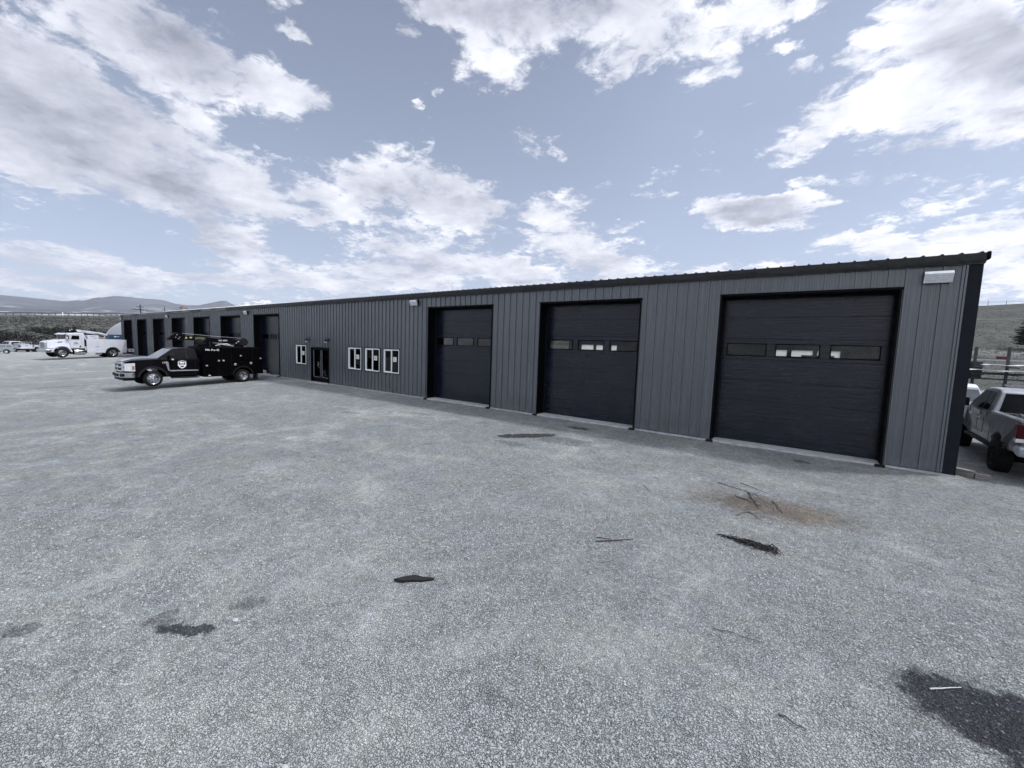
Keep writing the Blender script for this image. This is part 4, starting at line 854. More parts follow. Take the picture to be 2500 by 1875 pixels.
        v = MB().prism([(3.62, 0.82), (3.68, 0.86), (3.80, 1.32), (3.74, 1.36), (3.66, 1.30)], min(s*0.99, s*1.012), max(s*0.99, s*1.012)).build('fender_vent', M['steel'], T)
        # headlight wraps the corner
        hl = MB().add([(5.36, s*0.66, .86), (5.36, s*0.66, 1.26), (5.33, s*.885, 1.24), (5.33, s*.885, .86), (5.05, s*0.985, 1.26), (5.05, s*0.985, .84),
                       (5.50, s*0.60, .86), (5.48, s*0.60, 1.26), (5.43, s*.87, 1.23), (5.44, s*.87, .85), (5.06, s*1.005, 1.25), (5.06, s*1.005, .83)],
                      [(6, 7, 8, 9), (9, 8, 10, 11), (0, 3, 2, 1), (3, 5, 4, 2), (0, 1, 7, 6), (1, 2, 8, 7), (2, 4, 10, 8), (0, 6, 9, 3), (3, 9, 11, 5), (4, 5, 11, 10)])
        ho = hl.build('headlight', M['lamp_lens'], T)
        MB().box(5.08, 5.16, min(s*0.97, s*1.012), max(s*0.97, s*1.012), 0.93, 1.12).build('indicator', M['orange_lens'], ho)
    # grille
    g = MB(); g.box(5.36, 5.46, -0.62, 0.62, 0.80, 1.26)
    go = g.build('grille', M['plastic'], T, bevel=0.01)
    c = MB()
    for z in (0.84, 1.04, 1.24): c.box(5.44, 5.52, -0.62, 0.62, z-0.045, z+0.045)
    for y in (-0.60, 0.60): c.box(5.44, 5.50, y-0.05, y+0.05, 0.84, 1.24)
    c.build('grille_bar', M['chrome'], go, bevel=0.012)
    MB().lathe([(0, 0.02), (0.10, 0.015), (0.12, 0)], 5.52, 0, 1.04, 20, 'x').build('badge', M['steel'], go)
    # front bumper, follows the rounded nose
    bs = []
    for y, x in ((-1.0, 5.18), (-0.88, 5.44), (-0.5, 5.56), (0, 5.60), (0.5, 5.56), (0.88, 5.44), (1.0, 5.18)): bs.append((x, y))
    mb = MB(); n = len(bs)
    for (x, y) in bs: mb.v += [(x, y, 0.50), (x+0.01, y, 0.76), (x-0.12, y*0.96, 0.76), (x-0.12, y*0.96, 0.50)]
    for i in range(n-1):
        for j in range(4): mb.f.append((i*4+j, i*4+(j+1) % 4, (i+1)*4+(j+1) % 4, (i+1)*4+j))
    mb.f += [(0, 1, 2, 3), (4*n-1, 4*n-2, 4*n-3, 4*n-4)]
    bo = mb.build('front_bumper', M['chrome'], T, bevel=0.012)
    for s in (1, -1): MB().box(5.46, 5.572, min(s*0.56, s*.80), max(s*.56, s*.80), 0.56, 0.70).build('fog_lamp', M['plastic'], bo)
    MB().box(5.45, 5.612, -0.32, 0.32, 0.55, 0.69).build('bumper_intake', M['plastic'], bo)
    MB().box(5.0, 5.5, -0.85, 0.85, 0.34, 0.50).build('air_dam', M['plastic'], T, bevel=0.03)
    # service body with rear arch
    box_ = [(-1.18, 0.52), (-0.62, 0.52)]+arch(0, 0.42, 0.55, 0.52)+[(0.60, 0.44), (2.02, 0.42), (2.12, 0.46), (2.12, 2.13), (2.06, 2.18), (-1.12, 2.18), (-1.18, 2.10)]
    so = MB().prism(box_, -1.14, 1.14).build('service_body', M['body_black'], T, bevel=0.03)
    MB().box(-1.10, 2.04, -0.72, 0.72, 2.16, 2.20).build('deck_plate', M['dark'], so)
    for s in (1, -1):
        f1 = arch(0, 0.42, 0.60, 0.50, 14); f0 = arch(0, 0.42, 0.545, 0.50, 14)
        MB().prism(f1+f0[::-1], min(s*1.12, s*1.17), max(s*1.12, s*1.17)).build('wheel_trim', M['rubber'], so)
        sm = MB()
        for q in ((1.98, 2.12, .50, .50), ): pass
        for xx in (1.30, 0.64, -0.56): sm.box(xx-0.004, xx+0.004, min(s*1.138, s*1.1435), max(s*1.138, s*1.1435), 0.50 if xx > 0.6 else 1.08, 2.12)
        sm.box(-0.56, 0.64, min(s*1.138, s*1.1435), max(s*1.138, s*1.1435), 1.06, 1.068)
        sm.build('door_seam', M['plastic'], so)
        lt = MB()
        for (xx, zz_) in ((1.30, 1.36), (1.06, 1.37), (0.12, 1.66), (-1.02, 1.50), (1.92, 1.08)):
            lt.box(xx-0.05, xx+0.05, min(s*1.14, s*1.165), max(s*1.14, s*1.165), zz_-0.035, zz_+0.035)
        lt.build('latch', M['steel'], so, bevel=0.008)
        for (xx, zz_) in ((0.42, 1.13), (-0.46, 1.20)):
            MB().lathe([(0.0, 0.012*s), (0.05, 0.012*s), (0.072, 0.004*s), (0.072, 0)], xx, s*1.14, zz_, 16, 'y').build('round_lock', M['steel'], so)
        for xx, zz_ in ((1.80, 0.50),): MB().box(xx-0.06, xx+0.06, min(s*1.14, s*1.16), max(s*1.14, s*1.16), zz_-0.02, zz_+0.03).build('side_marker', M['lamp_lens'], so)
    MB().box(-1.12, -0.4, -1.165, -1.0, 2.175, 2.21).build('top_rail', M['steel'], so)
    # crane
    cr = MB(); cr.prism([(-0.25, 2.30), (-0.30, 2.53), (2.85, 2.93), (2.85, 2.66), (1.2, 2.50)], -0.13, 0.13)
    co_ = cr.build('crane_boom', M['crane_black'], T, bevel=0.02)
    co_.location = (-0.14, 0.25, 0.05); co_.rotation_euler = (0, R(3.0), 0)
    MB().prism([(2.72, 2.62), (2.75, 2.93), (3.02, 3.06), (3.12, 3.04), (3.50, 2.70), (3.46, 2.66), (2.95, 2.66)], -0.17, 0.17).build('boom_head', M['crane_black'], co_, bevel=0.03)
    hp = MB()
    for (xx, zz_) in ((3.05, 2.94), (3.12, 2.80), (2.93, 2.80), (3.0, 2.72)): hp.lathe([(0, .02), (0.028, .02), (0.03, 0)], xx, 0.17, zz_, 10, 'y')
    hp.build('pin', M['steel'], co_)
    MB().lathe([(0, 0.18), (0.24, 0.18), (0.26, 0.12), (0.22, 0.1), (0.22, -0.1), (0.26, -0.12), (0.24, -0.18), (0, -0.18)], -0.36, 0, 2.44, 28, 'y').build('winch_drum', M['plastic'], co_, smooth=True)
    MB().prism([(-0.62, 2.26), (-0.60, 2.55), (-0.42, 2.70), (-0.30, 2.68), (-0.20, 2.30)], -0.21, -0.17).build('winch_plate', M['crane_black'], co_)
    MB().tube([(-0.3, 0.0, 2.69), (1.2, 0, 2.83), (2.75, 0, 3.02)], 0.008, 5).build('hoist_cable', M['steel'], co_)
    MB().tube([(0.15, 0.0, 2.30), (1.3, 0.0, 2.44)], 0.055, 10).build('luffing_cylinder', M['steel'], co_)
    MB().box(0.95, 1.35, -0.24, 0.24, 2.19, 2.62).build('boom_rest', M['crane_black'], T, bevel=0.02)
    MB().lathe([(0.30, 0), (0.30, 0.1), (0.2, 0.12), (0.18, 0.32), (0, 0.33)], -0.1, 0.25, 2.19, 20, 'z').build('crane_base', M['crane_black'], T)
    hz = MB(); hz.tube([(0.3, 0.42, 2.22), (0.55, 0.44, 2.38), (0.95, 0.43, 2.33), (1.2, 0.43, 2.25)], 0.022, 6); hz.tube([(0.2, 0.45, 2.24), (0.7, 0.46, 2.30), (1.1, 0.45, 2.40)], 0.018, 6)
    hz.build('hydraulic_hose', M['steel'], T)
    hk = MB(); hk.box(1.7, 2.08, 0.0, 0.5, 2.2, 2.34); hk.box(1.52, 1.66, 0.3, 0.45, 2.2, 2.62)
    ho = hk.build('valve_block', M['crane_black'], T, bevel=0.02)
    MB().lathe([(0, .16), (0.17, .14), (0.20, 0), (0.17, -.14), (0, -.16)], 1.98, 0.4, 2.46, 20, 'y').build('hose_reel', M['plastic'], T, smooth=True)
    MB().tube([(1.60, 0.40, 2.35), (1.60, 0.40, 2.62)], 0.02, 6).build('beacon', M['steel'], T)
    # lettering
    text('crane_letters', 'PALF', 0.13, M['letter_yellow'], co_, face_left(1.95, 0.134, 2.70), 0.003)
    MB().prism([(1.72, 2.61), (1.68, 2.70), (1.72, 2.79), (2.18, 2.80), (2.22, 2.71), (2.18, 2.62)], 0.130, 0.1325).build('logo_plate', mat('logo_black', (0.05, 0.05, 0.03), 0.5), co_)
    text('model_letters', 'PSC 6025', 0.12, M['letter_white'], co_, face_left(0.78, 0.134, 2.56), 0.003)
    MB().prism([(2.55, 2.72), (2.62, 2.84), (2.69, 2.72)], 0.130, 0.136).build('warning_sign', M['letter_yellow'], co_)
    MB().box(2.34, 2.46, 0.130, 0.136, 2.73, 2.81).build('warning_sign', M['letter_yellow'], co_)
    MB().prism([(0.02, 2.38), (0.10, 2.38), (-0.06, 2.50), (-0.14, 2.48)], 0.130, 0.136).build('boom_stripe', M['letter_white'], co_)
    text('body_letters', 'PAL Pro 43', 0.15, M['letter_white'], so, face_left(1.62, 1.143, 2.00), 0.003)
    text('unit_number', '11', 0.14, M['letter_white'], T, face_left(3.86, 0.99, 1.27), 0.006)
    sh = [(2.87, 1.37), (3.05, 1.42), (3.23, 1.37), (3.24, 1.14), (3.17, 1.04), (3.05, 0.97), (2.93, 1.04), (2.86, 1.14)]
    em = MB().prism([(2*3.05-x if False else x, z-0.03) for x, z in sh], 1.0035, 1.008).build('door_emblem', M['letter_white'], T)
    e2 = MB(); e2.prism([(2.895, 1.145), (2.895, 1.325), (3.05, 1.37), (3.205, 1.325), (3.205, 1.145)], 1.008, 1.010); e2.prism([(2.93, 1.10), (3.17, 1.10), (3.14, 1.05), (3.05, 0.985), (2.96, 1.05)], 1.008, 1.010)
    e3 = MB(); e3.prism([(2.92, 1.24), (2.98, 1.31), (3.03, 1.28), (3.09, 1.34), (3.19, 1.24)], 1.010, 1.012); e3.build('emblem_peak', M['letter_white'], em)
    e2.build('emblem_mark', M['letter_dark'], em)
    text('emblem_letters', 'RMS', 0.085, M['letter_white'], em, face_left(3.05, 1.0105, 1.185), 0.002)
    # rear gear: bumper, vice and hitch
    MB().box(-1.42, -1.18, -1.05, 1.05, 0.50, 0.72).build('rear_bumper', M['steel'], T, bevel=0.02)
    MB().box(-1.24, -1.18, 0.98, 1.08, 0.78, 0.92).build('tail_lamp', M['red_lens'], T)
    h = MB(); h.box(-1.75, -1.42, -0.06, 0.06, 0.56, 0.66); h.box(-1.60, -1.50, 0.55, 0.85, 0.66, 0.90); h.box(-1.95, -1.62, -0.1, 0.16, 0.48, 0.56); h.tube([(-1.45, .9, .60), (-1.75, .9, .60), (-1.75, .9, .42), (-1.95, .9, .42)], 0.025, 6)
    h.build('hitch', M['crane_black'], T, bevel=0.01)
    MB().box(-0.86, -0.74, 0.72, 1.1, 0.14, 0.62).build('mud_flap', M['rubber'], T)
    under(T, -1.1, 5.1, 0.45, 0)
    MB().box(-0.1, 0.1, -0.9, 0.9, 0.32, 0.50).build('axle', M['dark'], T); MB().box(4.23, 4.43, -0.9, 0.9, 0.32, 0.50).build('axle', M['dark'], T)
    MB().box(2.3, 3.4, -0.8, 0.8, 0.42, 0.7).build('fuel_tank', M['dark'], T)
    for s in (1, -1):
        wheel(T, 4.33, s*1.01, 0.41, 0.41, 0.25, 0.265, 'convex'); wheel(T, 0, s*1.10, 0.41, 0.41, 0.46, 0.235, 'deep')
    return T
black_truck()
# ---------------------------------------------------------------- white service truck
def white_truck():
    rz = math.atan2(-4.02, 0.91)
    T = empty('service_truck', (-65.72, 10.90, -0.17), rz, 'white long-nosed service truck with a white crane, at the far end of the building', 'truck')
    FW = 4.12
    hoodp = arch(FW, 0.52, 0.66, 0.62)+[(5.05, 0.62), (5.12, 0.80), (5.16, 1.0), (5.10, 1.62), (4.95, 1.70), (3.75, 1.96), (3.42, 1.98), (3.42, 0.95)]
    hw = lambda x, z: (1.06 if z < 1.2 else 0.90)-(0.10*max(0, (x-4.4)) if x > 4.4 else 0)
    MB().taper(hoodp, hw).build('hood', M['white_paint'], T, bevel=0.05, seg=3)
    cab = [(2.28, 0.98), (3.46, 0.98), (3.60, 1.9), (3.74, 1.97), (3.68, 2.50), (3.50, 2.60), (2.34, 2.66), (2.28, 2.60)]
    cw = lambda x, z: 1.03-(0.06 if z > 2.0 else 0)
    MB().taper(cab, cw).build('cab', M['white_paint'], T, bevel=0.05, seg=3)
    V = [(3.758, 0.86, 1.99), (3.715, 0.84, 2.46), (3.715, -0.84, 2.46), (3.758, -0.86, 1.99), (3.73, 0.86, 1.99), (3.69, 0.84, 2.46), (3.69, -0.84, 2.46), (3.73, -0.86, 1.99)]
    MB().add(V, [(0, 1, 2, 3), (7, 6, 5, 4), (0, 4, 5, 1), (1, 5, 6, 2), (2, 6, 7, 3), (3, 7, 4, 0)]).build('windscreen', M['car_glass'], T)
    MB().prism([(3.60, 2.55), (3.98, 2.42), (3.98, 2.46), (3.60, 2.62)], -0.95, 0.95).build('sun_visor', M['white_paint'], T, bevel=0.01)
    for s in (1, -1):
        d = MB(); y0, y1 = sorted((s*1.028, s*1.036))
        for q in ((2.52, 2.535, 1.05, 2.45), (3.42, 3.435, 1.05, 2.35), (2.535, 3.42, 1.05, 1.065), (2.535, 3.42, 2.44, 2.455)): d.box(q[0], q[1], y0, y1, q[2], q[3])
        do = d.build('door', M['steel'], T)
        MB().prism([(2.72, 1.98), (2.72, 2.36), (3.26, 2.36), (3.36, 1.98)], *sorted((s*0.985, s*1.042))).build('side_window', M['car_glass'], do)
        MB().box(2.62, 2.72, *sorted((s*1.03, s*1.06)), 1.14, 1.30).build('handle', M['plastic'], do)
        MB().prism([(3.52, 2.02), (3.52, 2.42), (3.68, 2.42), (3.72, 2.02)], *sorted((s*0.97, s*1.0))).build('quarter_window', M['skylit_glass'], T)
        MB().prism([(3.82, 1.66), (4.10, 1.70), (4.40, 1.66), (4.30, 1.60), (3.95, 1.60)], *sorted((s*0.89, s*0.915))).build('hood_vent', M['plastic'], T)
        fo = arch(FW, 0.52, 0.80, 0.60, 14); fi = arch(FW, 0.52, 0.66, 0.62, 14)
        MB().prism(fo+fi[::-1], *sorted((s*0.92, s*1.16))).build('fender', M['white_paint'], T, bevel=0.03)
        MB().prism([(4.62, 0.96), (4.62, 1.16), (5.10, 1.12), (5.14, 0.96)], *sorted((s*0.88, s*1.02))).build('headlight', M['lamp_lens'], T, bevel=0.03)
        MB().lathe([(0, 0), (0.30, 0), (0.32, 0.04), (0.32, 0.86), (0.30, 0.90), (0, 0.90)], 2.28, s*0.84, 0.62, 24, 'x').build('fuel_tank', M['chrome'], T, smooth=True)
        MB().box(2.34, 3.12, *sorted((s*0.90, s*1.12)), 0.90, 0.95).build('step', M['plastic'], T)
        MB().tube([(3.55, s*1.0, 2.4), (3.65, s*1.25, 2.38), (3.65, s*1.25, 1.9), (3.55, s*1.02, 1.9)], 0.018, 6).build('mirror_bracket', M['steel'], T)
        MB().box(3.60, 3.66, *sorted((s*1.18, s*1.34)), 1.95, 2.34).build('mirror', M['plastic'], T, bevel=0.02)
    g = MB().box(5.06, 5.19, -0.5, 0.5, 0.98, 1.60).build('grille', M['steel'], T, bevel=0.03)
    sl = MB()
    for i in range(9): sl.box(5.185, 5.20, -0.46, 0.46, 1.02+i*0.062, 1.045+i*0.062)
    sl.build('grille_bar', M['plastic'], g)
    MB().prism([(4.62, 0.56), (4.66, 0.86), (5.30, 0.86), (5.34, 0.80), (5.32, 0.62), (5.20, 0.54)], -1.06, 1.06).build('front_bumper', M['chrome'], T, bevel=0.05)
    bodyp = [(-1.28, 0.55), (-0.66, 0.55)]+arch(0, 0.52, 0.62, 0.56)+[(0.66, 0.52), (2.14, 0.50), (2.20, 0.56), (2.20, 1.98), (-1.28, 2.02)]
    so = MB().prism(bodyp, -1.18, 1.18).build('service_body', M['white_paint'], T, bevel=0.025)
    MB().prism([(2.08, 1.96), (2.20, 1.96), (2.42, 2.66), (2.34, 2.70)], -0.95, 0.95).build('headboard', M['white_dull'], T)
    MB().box(2.205, 2.30, 0.80, 1.16, 0.5, 1.95).build('cab_guard', M['dark'], T)
    for s in (1, -1):
        fo = arch(0, 0.52, 0.66, 0.56, 14); fi = arch(0, 0.52, 0.58, 0.58, 14)
        MB().prism(fo+fi[::-1], *sorted((s*1.16, s*1.20))).build('wheel_trim', M['rubber'], so)
        sm = MB(); y0, y1 = sorted((s*1.178, s*1.184))
        for xx, z0 in ((1.30, .58), (0.70, .58), (-0.70, .58)): sm.box(xx-0.005, xx+0.005, y0, y1, z0, 1.92)
        sm.box(-0.70, 0.70, y0, y1, 1.30, 1.308); sm.build('door_seam', M['steel'], so)
        lt = MB(); y0, y1 = sorted((s*1.18, s*1.205))
        for xx, zz_ in ((1.42, 1.25), (1.20, 1.25), (0.15, 1.58), (-1.12, 1.40)): lt.box(xx-0.06, xx+0.06, y0, y1, zz_-0.045, zz_+0.045)
        lt.build('latch', M['steel'], so, bevel=0.01)
        MB().box(2.23, 2.30, *sorted((s*1.05, s*1.19)), 1.28, 1.72).build('red_lamp', M['red_lens'], T)
        MB().box(2.23, 2.33, *sorted((s*1.0, s*1.17)), 0.80, 1.22).build('white_guard', M['white_dull'], T)
    MB().box(1.12, 2.05, 0.2, 1.05, 2.0, 2.46).build('tool_chest', M['white_paint'], T, bevel=0.02)
    lv = MB(); lv.box(1.3, 1.55, 1.05, 1.056, 2.12, 2.16); lv.box(1.6, 1.8, 1.05, 1.056, 2.32, 2.35); lv.box(1.4, 1.75, 1.05, 1.056, 2.34, 2.36); lv.build('chest_label', M['letter_dark'], T)
    MB().prism([(0.10, 2.02), (1.10, 2.02), (1.10, 2.42)], 0.75, 0.80).build('plywood_board', M['tan_board'], T)
    w = MB().box(-1.02, 0.16, 0.05, 0.95, 2.06, 2.62).build('welder', M['blue_paint'], T, bevel=0.03)
    MB().prism([(-0.45, 2.38), (-0.38, 2.43), (-0.28, 2.42), (-0.26, 2.37), (-0.34, 2.33), (-0.43, 2.33)], 0.95, 0.956).build('logo', M['letter_white'], w)
    MB().box(-0.72, -0.48, 0.95, 0.956, 2.36, 2.40).build('logo', M['letter_white'], w)
    cr = MB().prism([(0.15, 2.44), (0.15, 2.58), (0.62, 2.76), (2.50, 3.02), (2.66, 3.0), (2.90, 2.80), (2.80, 2.76), (1.0, 2.66)], -0.13, 0.13).build('crane_boom', M['white_paint'], T, bevel=0.02)
    cr.location = (0, 0.45, 0)
    text('crane_letters', 'VENT', 0.19, M['letter_dark'], cr, face_left(2.15, 0.133, 2.87), 0.003)
    MB().tube([(0.4, 0.0, 2.50), (1.9, 0.0, 2.72)], 0.06, 8).build('luffing_cylinder', M['steel'], cr)
    MB().prism([(2.7, 2.74), (2.72, 2.92), (3.1, 3.02), (3.5, 2.86), (3.45, 2.80), (3.0, 2.72)], -0.2, 0.2).build('boom_head', M['dark'], cr, bevel=0.03)
    lp = MB(); lp.box(3.25, 3.34, 0.2, 0.24, 2.86, 2.98); lp.box(3.1, 3.16, 0.2, 0.24, 2.96, 3.08); lp.build('hook_block', M['lamp_lens'], cr)
    em = MB(); em.prism([(2.85, 1.62), (2.90, 1.66), (3.0, 1.67), (3.10, 1.66), (3.14, 1.62), (3.10, 1.58), (2.9, 1.58)], 1.03, 1.038); em.box(2.78, 3.20, 1.03, 1.038, 1.50, 1.55); em.box(2.80, 3.2, 1.03, 1.038, 1.40, 1.415)
    em.build('door_emblem', M['steel'], T)
    MB().box(-1.45, -1.28, -1.05, 1.05, 0.55, 0.80).build('rear_bumper', M['dark'], T)
    b = MB().box(-2.05, -1.48, 0.45, 1.05, 0.62, 0.98).build('bumper_box', M['white_paint'], T, bevel=0.02)
    MB().lathe([(0, .012), (0.07, .012), (0.08, 0)], -1.75, 1.05, 0.82, 14, 'y').build('bumper_lock', M['plastic'], b)
    under(T, -1.3, 4.9, 0.55, 0, 0.24)
    for xx in (0, FW): MB().box(xx-0.1, xx+0.1, -0.95, 0.95, 0.42, 0.60).build('axle', M['dark'], T)
    MB().box(0.9, 1.3, 0.6, 1.0, 0.30, 0.5).build('outrigger_foot', M['white_dull'], T, bevel=0.03)
    for s in (1, -1):
        wheel(T, FW, s*1.10, 0.515, 0.515, 0.29, 0.30, 'convex'); wheel(T, 0, s*1.13, 0.515, 0.515, 0.56, 0.29, 'deep')
white_truck()
# ---------------------------------------------------------------- pickups and wagon built by one routine
def pickup(name, loc, rz, label, paint, roofp, wb=3.6, quad=True, Rw=0.40, lift=0.0, rimm=None, glassm=None, group=None, bed='open'):
    T = empty(name, loc, rz, label, 'pickup truck', group)
    L = lift
    nose = wb+0.95; rear = -1.32; cb = 0.98
    low = [(rear, 0.62+L), (-0.60, 0.56+L)]+arch(0, Rw+0.04, 0.53, 0.56+L)+[(0.60, 0.50+L), (wb-0.60, 0.50+L)]+arch(wb, Rw+0.04, 0.53, 0.52+L)+[(wb+0.62, 0.52+L), (nose, 0.60+L), (nose+0.03, 0.95+L), (nose-0.08, 1.16+L), (wb-0.35, 1.30+L), (cb, 1.30+L), (rear+0.0, 1.34+L), (rear-0.02, 1.30+L)]
    # bed is hollow: cab/front part and two bed sides
    frontp = [p for p in low if p[0] >= cb-0.02] ; frontp = [(cb, 0.50+L)]+[p for p in low[low.index((wb-0.60, 0.50+L)):] if p[0] >= cb]
    w_ = lambda x, z: 0.985-(0.05 if z > 1.12+L else 0)-(0.05 if z < 0.7+L else 0)-0.12*max(0, (x-wb)/1.0)**2
    lo = MB().taper(frontp, w_).build('body', paint, T, bevel=0.04, seg=3)
    bedp = [(rear, 0.62+L), (-0.60, 0.56+L)]+arch(0, Rw+0.04, 0.53, 0.56+L)+[(0.60, 0.50+L), (cb-0.01, 0.50+L), (cb-0.01, 1.31+L), (rear, 1.36+L)]
    b0 = []
    for s in (1, -1):
        mb = MB(); n = len(bedp)
        a = [(x, s*(0.985-(0.035 if z > 1.2+L else 0)-(0.05 if z < 0.7+L else 0)), z) for x, z in bedp]; c = [(x, s*0.82, z) for x, z in bedp]
        mb.add(a+c, [tuple(range(n)), tuple(range(n, 2*n))[::-1]]+[(i, (i+1) % n, n+(i+1) % n, n+i) for i in range(n)])
        o = mb.build('bed_side', paint, T, bevel=0.03, seg=2); b0.append(o)
        MB().box(rear, cb-0.02, *sorted((s*0.80, s*0.95)), 1.315+L, 1.345+L).build('bed_rail_cap', M['pale_silver'] if roofp is M['pale_silver'] else M['plastic'], o)
    MB().box(rear+0.02, cb, -0.82, 0.82, 0.66+L, 0.74+L).build('bed_floor', M['dark'], T)
    MB().box(cb-0.06, cb-0.01, -0.82, 0.82, 0.74+L, 1.30+L).build('bed_bulkhead', paint, T)
    tg = MB().box(rear-0.04, rear+0.02, -0.80, 0.80, 0.70+L, 1.34+L).build('tailgate', paint, T, bevel=0.02)
    MB().box(rear-0.055, rear-0.035, -0.12, 0.12, 1.12+L, 1.22+L).build('handle', M['plastic'], tg)
    rb = 2.62 if quad else 2.1
    gh = [(cb+0.04, 1.28+L), (cb+0.26, 1.84+L), (cb+0.42, 1.905+L), (cb+1.0, 1.93+L), (cb+1.5, 1.90+L), (cb+1.68, 1.84+L), (wb-0.32, 1.28+L)]
    gw = lambda x, z: 0.93-0.19*(z-1.28-L)/0.62
    ro = MB().taper(gh, gw).build('cab', roofp, T, bevel=0.035, seg=3)
    def sp(poly, nm, m, off=0.006):
        for s in (1, -1):
            vs = [(x, s*(gw(x, z)+off), z) for x, z in poly]+[(x, s*(gw(x, z)+off-0.012), z) for x, z in poly]; n = len(poly)
            MB().add(vs, [tuple(range(n)), tuple(range(n, 2*n))[::-1]]+[(i, (i+1) % n, n+(i+1) % n, n+i) for i in range(n)]).build(nm, m, T)
    gm = glassm or M['car_glass']
    sp([(cb+0.03, 1.285+L), (cb+0.25, 1.835+L), (cb+0.40, 1.885+L), (cb+1.64, 1.835+L), (wb-0.40, 1.285+L)], 'window_surround', paint, 0.003)
    sp([(cb+0.42, 1.33+L), (cb+0.52, 1.80+L), (cb+0.92, 1.82+L), (cb+0.92, 1.33+L)], 'rear_side_window', gm, 0.010)
    sp([(cb+1.0, 1.33+L), (cb+1.0, 1.82+L), (cb+1.50, 1.81+L), (wb-0.62, 1.48+L), (wb-0.55, 1.33+L)], 'front_side_window', gm, 0.010)
    # rear window leaning forward
    a = Vector((cb+0.045, 0, 1.32+L)); b = Vector((cb+0.235, 0, 1.80+L)); n_ = Vector((-(b.z-a.z), 0, b.x-a.x)).normalized()
    V = [a+n_*0.008+Vector((0, .80, 0)), b+n_*0.008+Vector((0, .68, 0)), b+n_*0.008-Vector((0, .68, 0)), a+n_*0.008-Vector((0, .80, 0))]
    rw = MB().add(V+[v-n_*0.02 for v in V], [(0, 1, 2, 3), (7, 6, 5, 4), (0, 4, 5, 1), (1, 5, 6, 2), (2, 6, 7, 3), (3, 7, 4, 0)]).build('rear_window', gm, T)
    a = Vector((cb+1.70, 0, 1.82+L)); b = Vector((wb-0.36, 0, 1.32+L)); n_ = Vector((a.z-b.z, 0, b.x-a.x)).normalized()
    V = [a+n_*0.01+Vector((0, .70, 0)), b+n_*0.01+Vector((0, .86, 0)), b+n_*0.01-Vector((0, .86, 0)), a+n_*0.01-Vector((0, .70, 0))]
    MB().add(V+[v-n_*0.02 for v in V], [(0, 1, 2, 3), (7, 6, 5, 4), (0, 4, 5, 1), (1, 5, 6, 2), (2, 6, 7, 3), (3, 7, 4, 0)]).build('windscreen', M['skylit_glass'], T)
    MB().box(cb+0.10, cb+0.13, -0.14, 0.14, 1.845+L, 1.885+L).build('high_brake_lamp', M['red_lens'], T)
    for s in (1, -1):
        d = MB(); y0, y1 = sorted((s*0.984, s*0.990))
        for xx in (cb+0.36, cb+0.98, wb-0.62): d.box(xx-0.006, xx+0.006, y0, y1, 0.72+L, 1.12+L)
        for xx in (cb+0.36, cb+0.98, wb-0.62):
            y2, y3 = sorted((s*0.935, s*0.944)); d.box(xx-0.006, xx+0.006, y2, y3, 1.14+L, 1.27+L)
        d.box(cb+0.36, wb-0.62, y0, y1, 0.715+L, 0.727+L)
        do = d.build('door', M['dark'], T)
        for xx in (cb+0.80, cb+1.72): MB().box(xx-0.10, xx+0.08, *sorted((s*0.975, s*1.02)), 1.07+L, 1.105+L).build('handle', M['chrome'], do, bevel=0.01)
        MB().box(rear+0.75, rear+0.95, *sorted((s*0.945, s*0.955)), 1.22+L, 1.24+L).build('badge', M['chrome'], T)
        MB().prism([(rear-0.035, 0.86+L), (rear-0.04, 1.26+L), (rear+0.12, 1.28+L), (rear+0.19, 1.22+L), (rear+0.17, 0.94+L), (rear+0.10, 0.86+L)], *sorted((s*0.84, s*1.002))).build('tail_lamp', M['red_lens'], T, bevel=0.012)
        MB().box(rear-0.042, rear+0.12, *sorted((s*0.87, s*1.004)), 0.87+L, 0.95+L).build('reverse_lamp', M['lamp_lens'], T)
        MB().prism([(nose-0.30, 0.86+L), (nose-0.32, 1.06+L), (nose-0.02, 1.04+L), (nose+0.03, 0.86+L)], *sorted((s*0.62, s*0.90))).build('headlight', M['lamp_lens'], T)
        MB().box(wb-0.95, wb-0.72, *sorted((s*1.02, s*1.25)), 1.30+L, 1.56+L).build('mirror', M['plastic'], T, bevel=0.03)
        MB().box(0.62, wb-0.62, *sorted((s*0.90, s*1.0)), 0.44+L, 0.52+L).build('running_board', M['plastic'], T, bevel=0.015)
        y_ = s*(0.985 if L < 0.1 else 1.04)
        wheel(T, 0, y_, Rw, Rw, 0.28, Rw*0.56, 'steel', rimm); wheel(T, wb, y_, Rw, Rw, 0.28, Rw*0.56, 'steel', rimm)
    mb = MB(); mb.prism([(rear-0.20, 0.56+L), (rear-0.22, 0.78+L), (rear+0.0, 0.80+L), (rear+0.16, 0.78+L), (rear+0.16, 0.62+L)], -0.99, 0.99); mb.build('rear_bumper', roofp if roofp is M['pale_silver'] else M['steel'], T, bevel=0.05, seg=3)
    MB().prism([(nose-0.2, 0.50+L), (nose-0.1, 0.78+L), (nose+0.12, 0.78+L), (nose+0.12, 0.56+L)], -0.95, 0.95).build('front_bumper', M['steel'], T, bevel=0.03)
    MB().box(nose-0.1, nose+0.04, -0.58, 0.58, 0.82+L, 1.08+L).build('grille', M['plastic'], T, bevel=0.01)
    under(T, rear, nose-0.2, 0.48+L, 0, 0.16)
    for xx in (0, wb): MB().box(xx-0.08, xx+0.08, -0.85, 0.85, Rw-0.1, Rw+0.08).build('axle', M['dark'], T)
    return T
rz = math.atan2(1.0, 0.05)
sp_ = pickup('pickup_truck', (4.95, 14.98, -0.10), rz, 'silver pickup with a pale roof and muddy tyres beside the near corner of the building', M['silver_paint'], M['pale_silver'], wb=3.75, lift=0.10, Rw=0.43, rimm=M['plastic'])
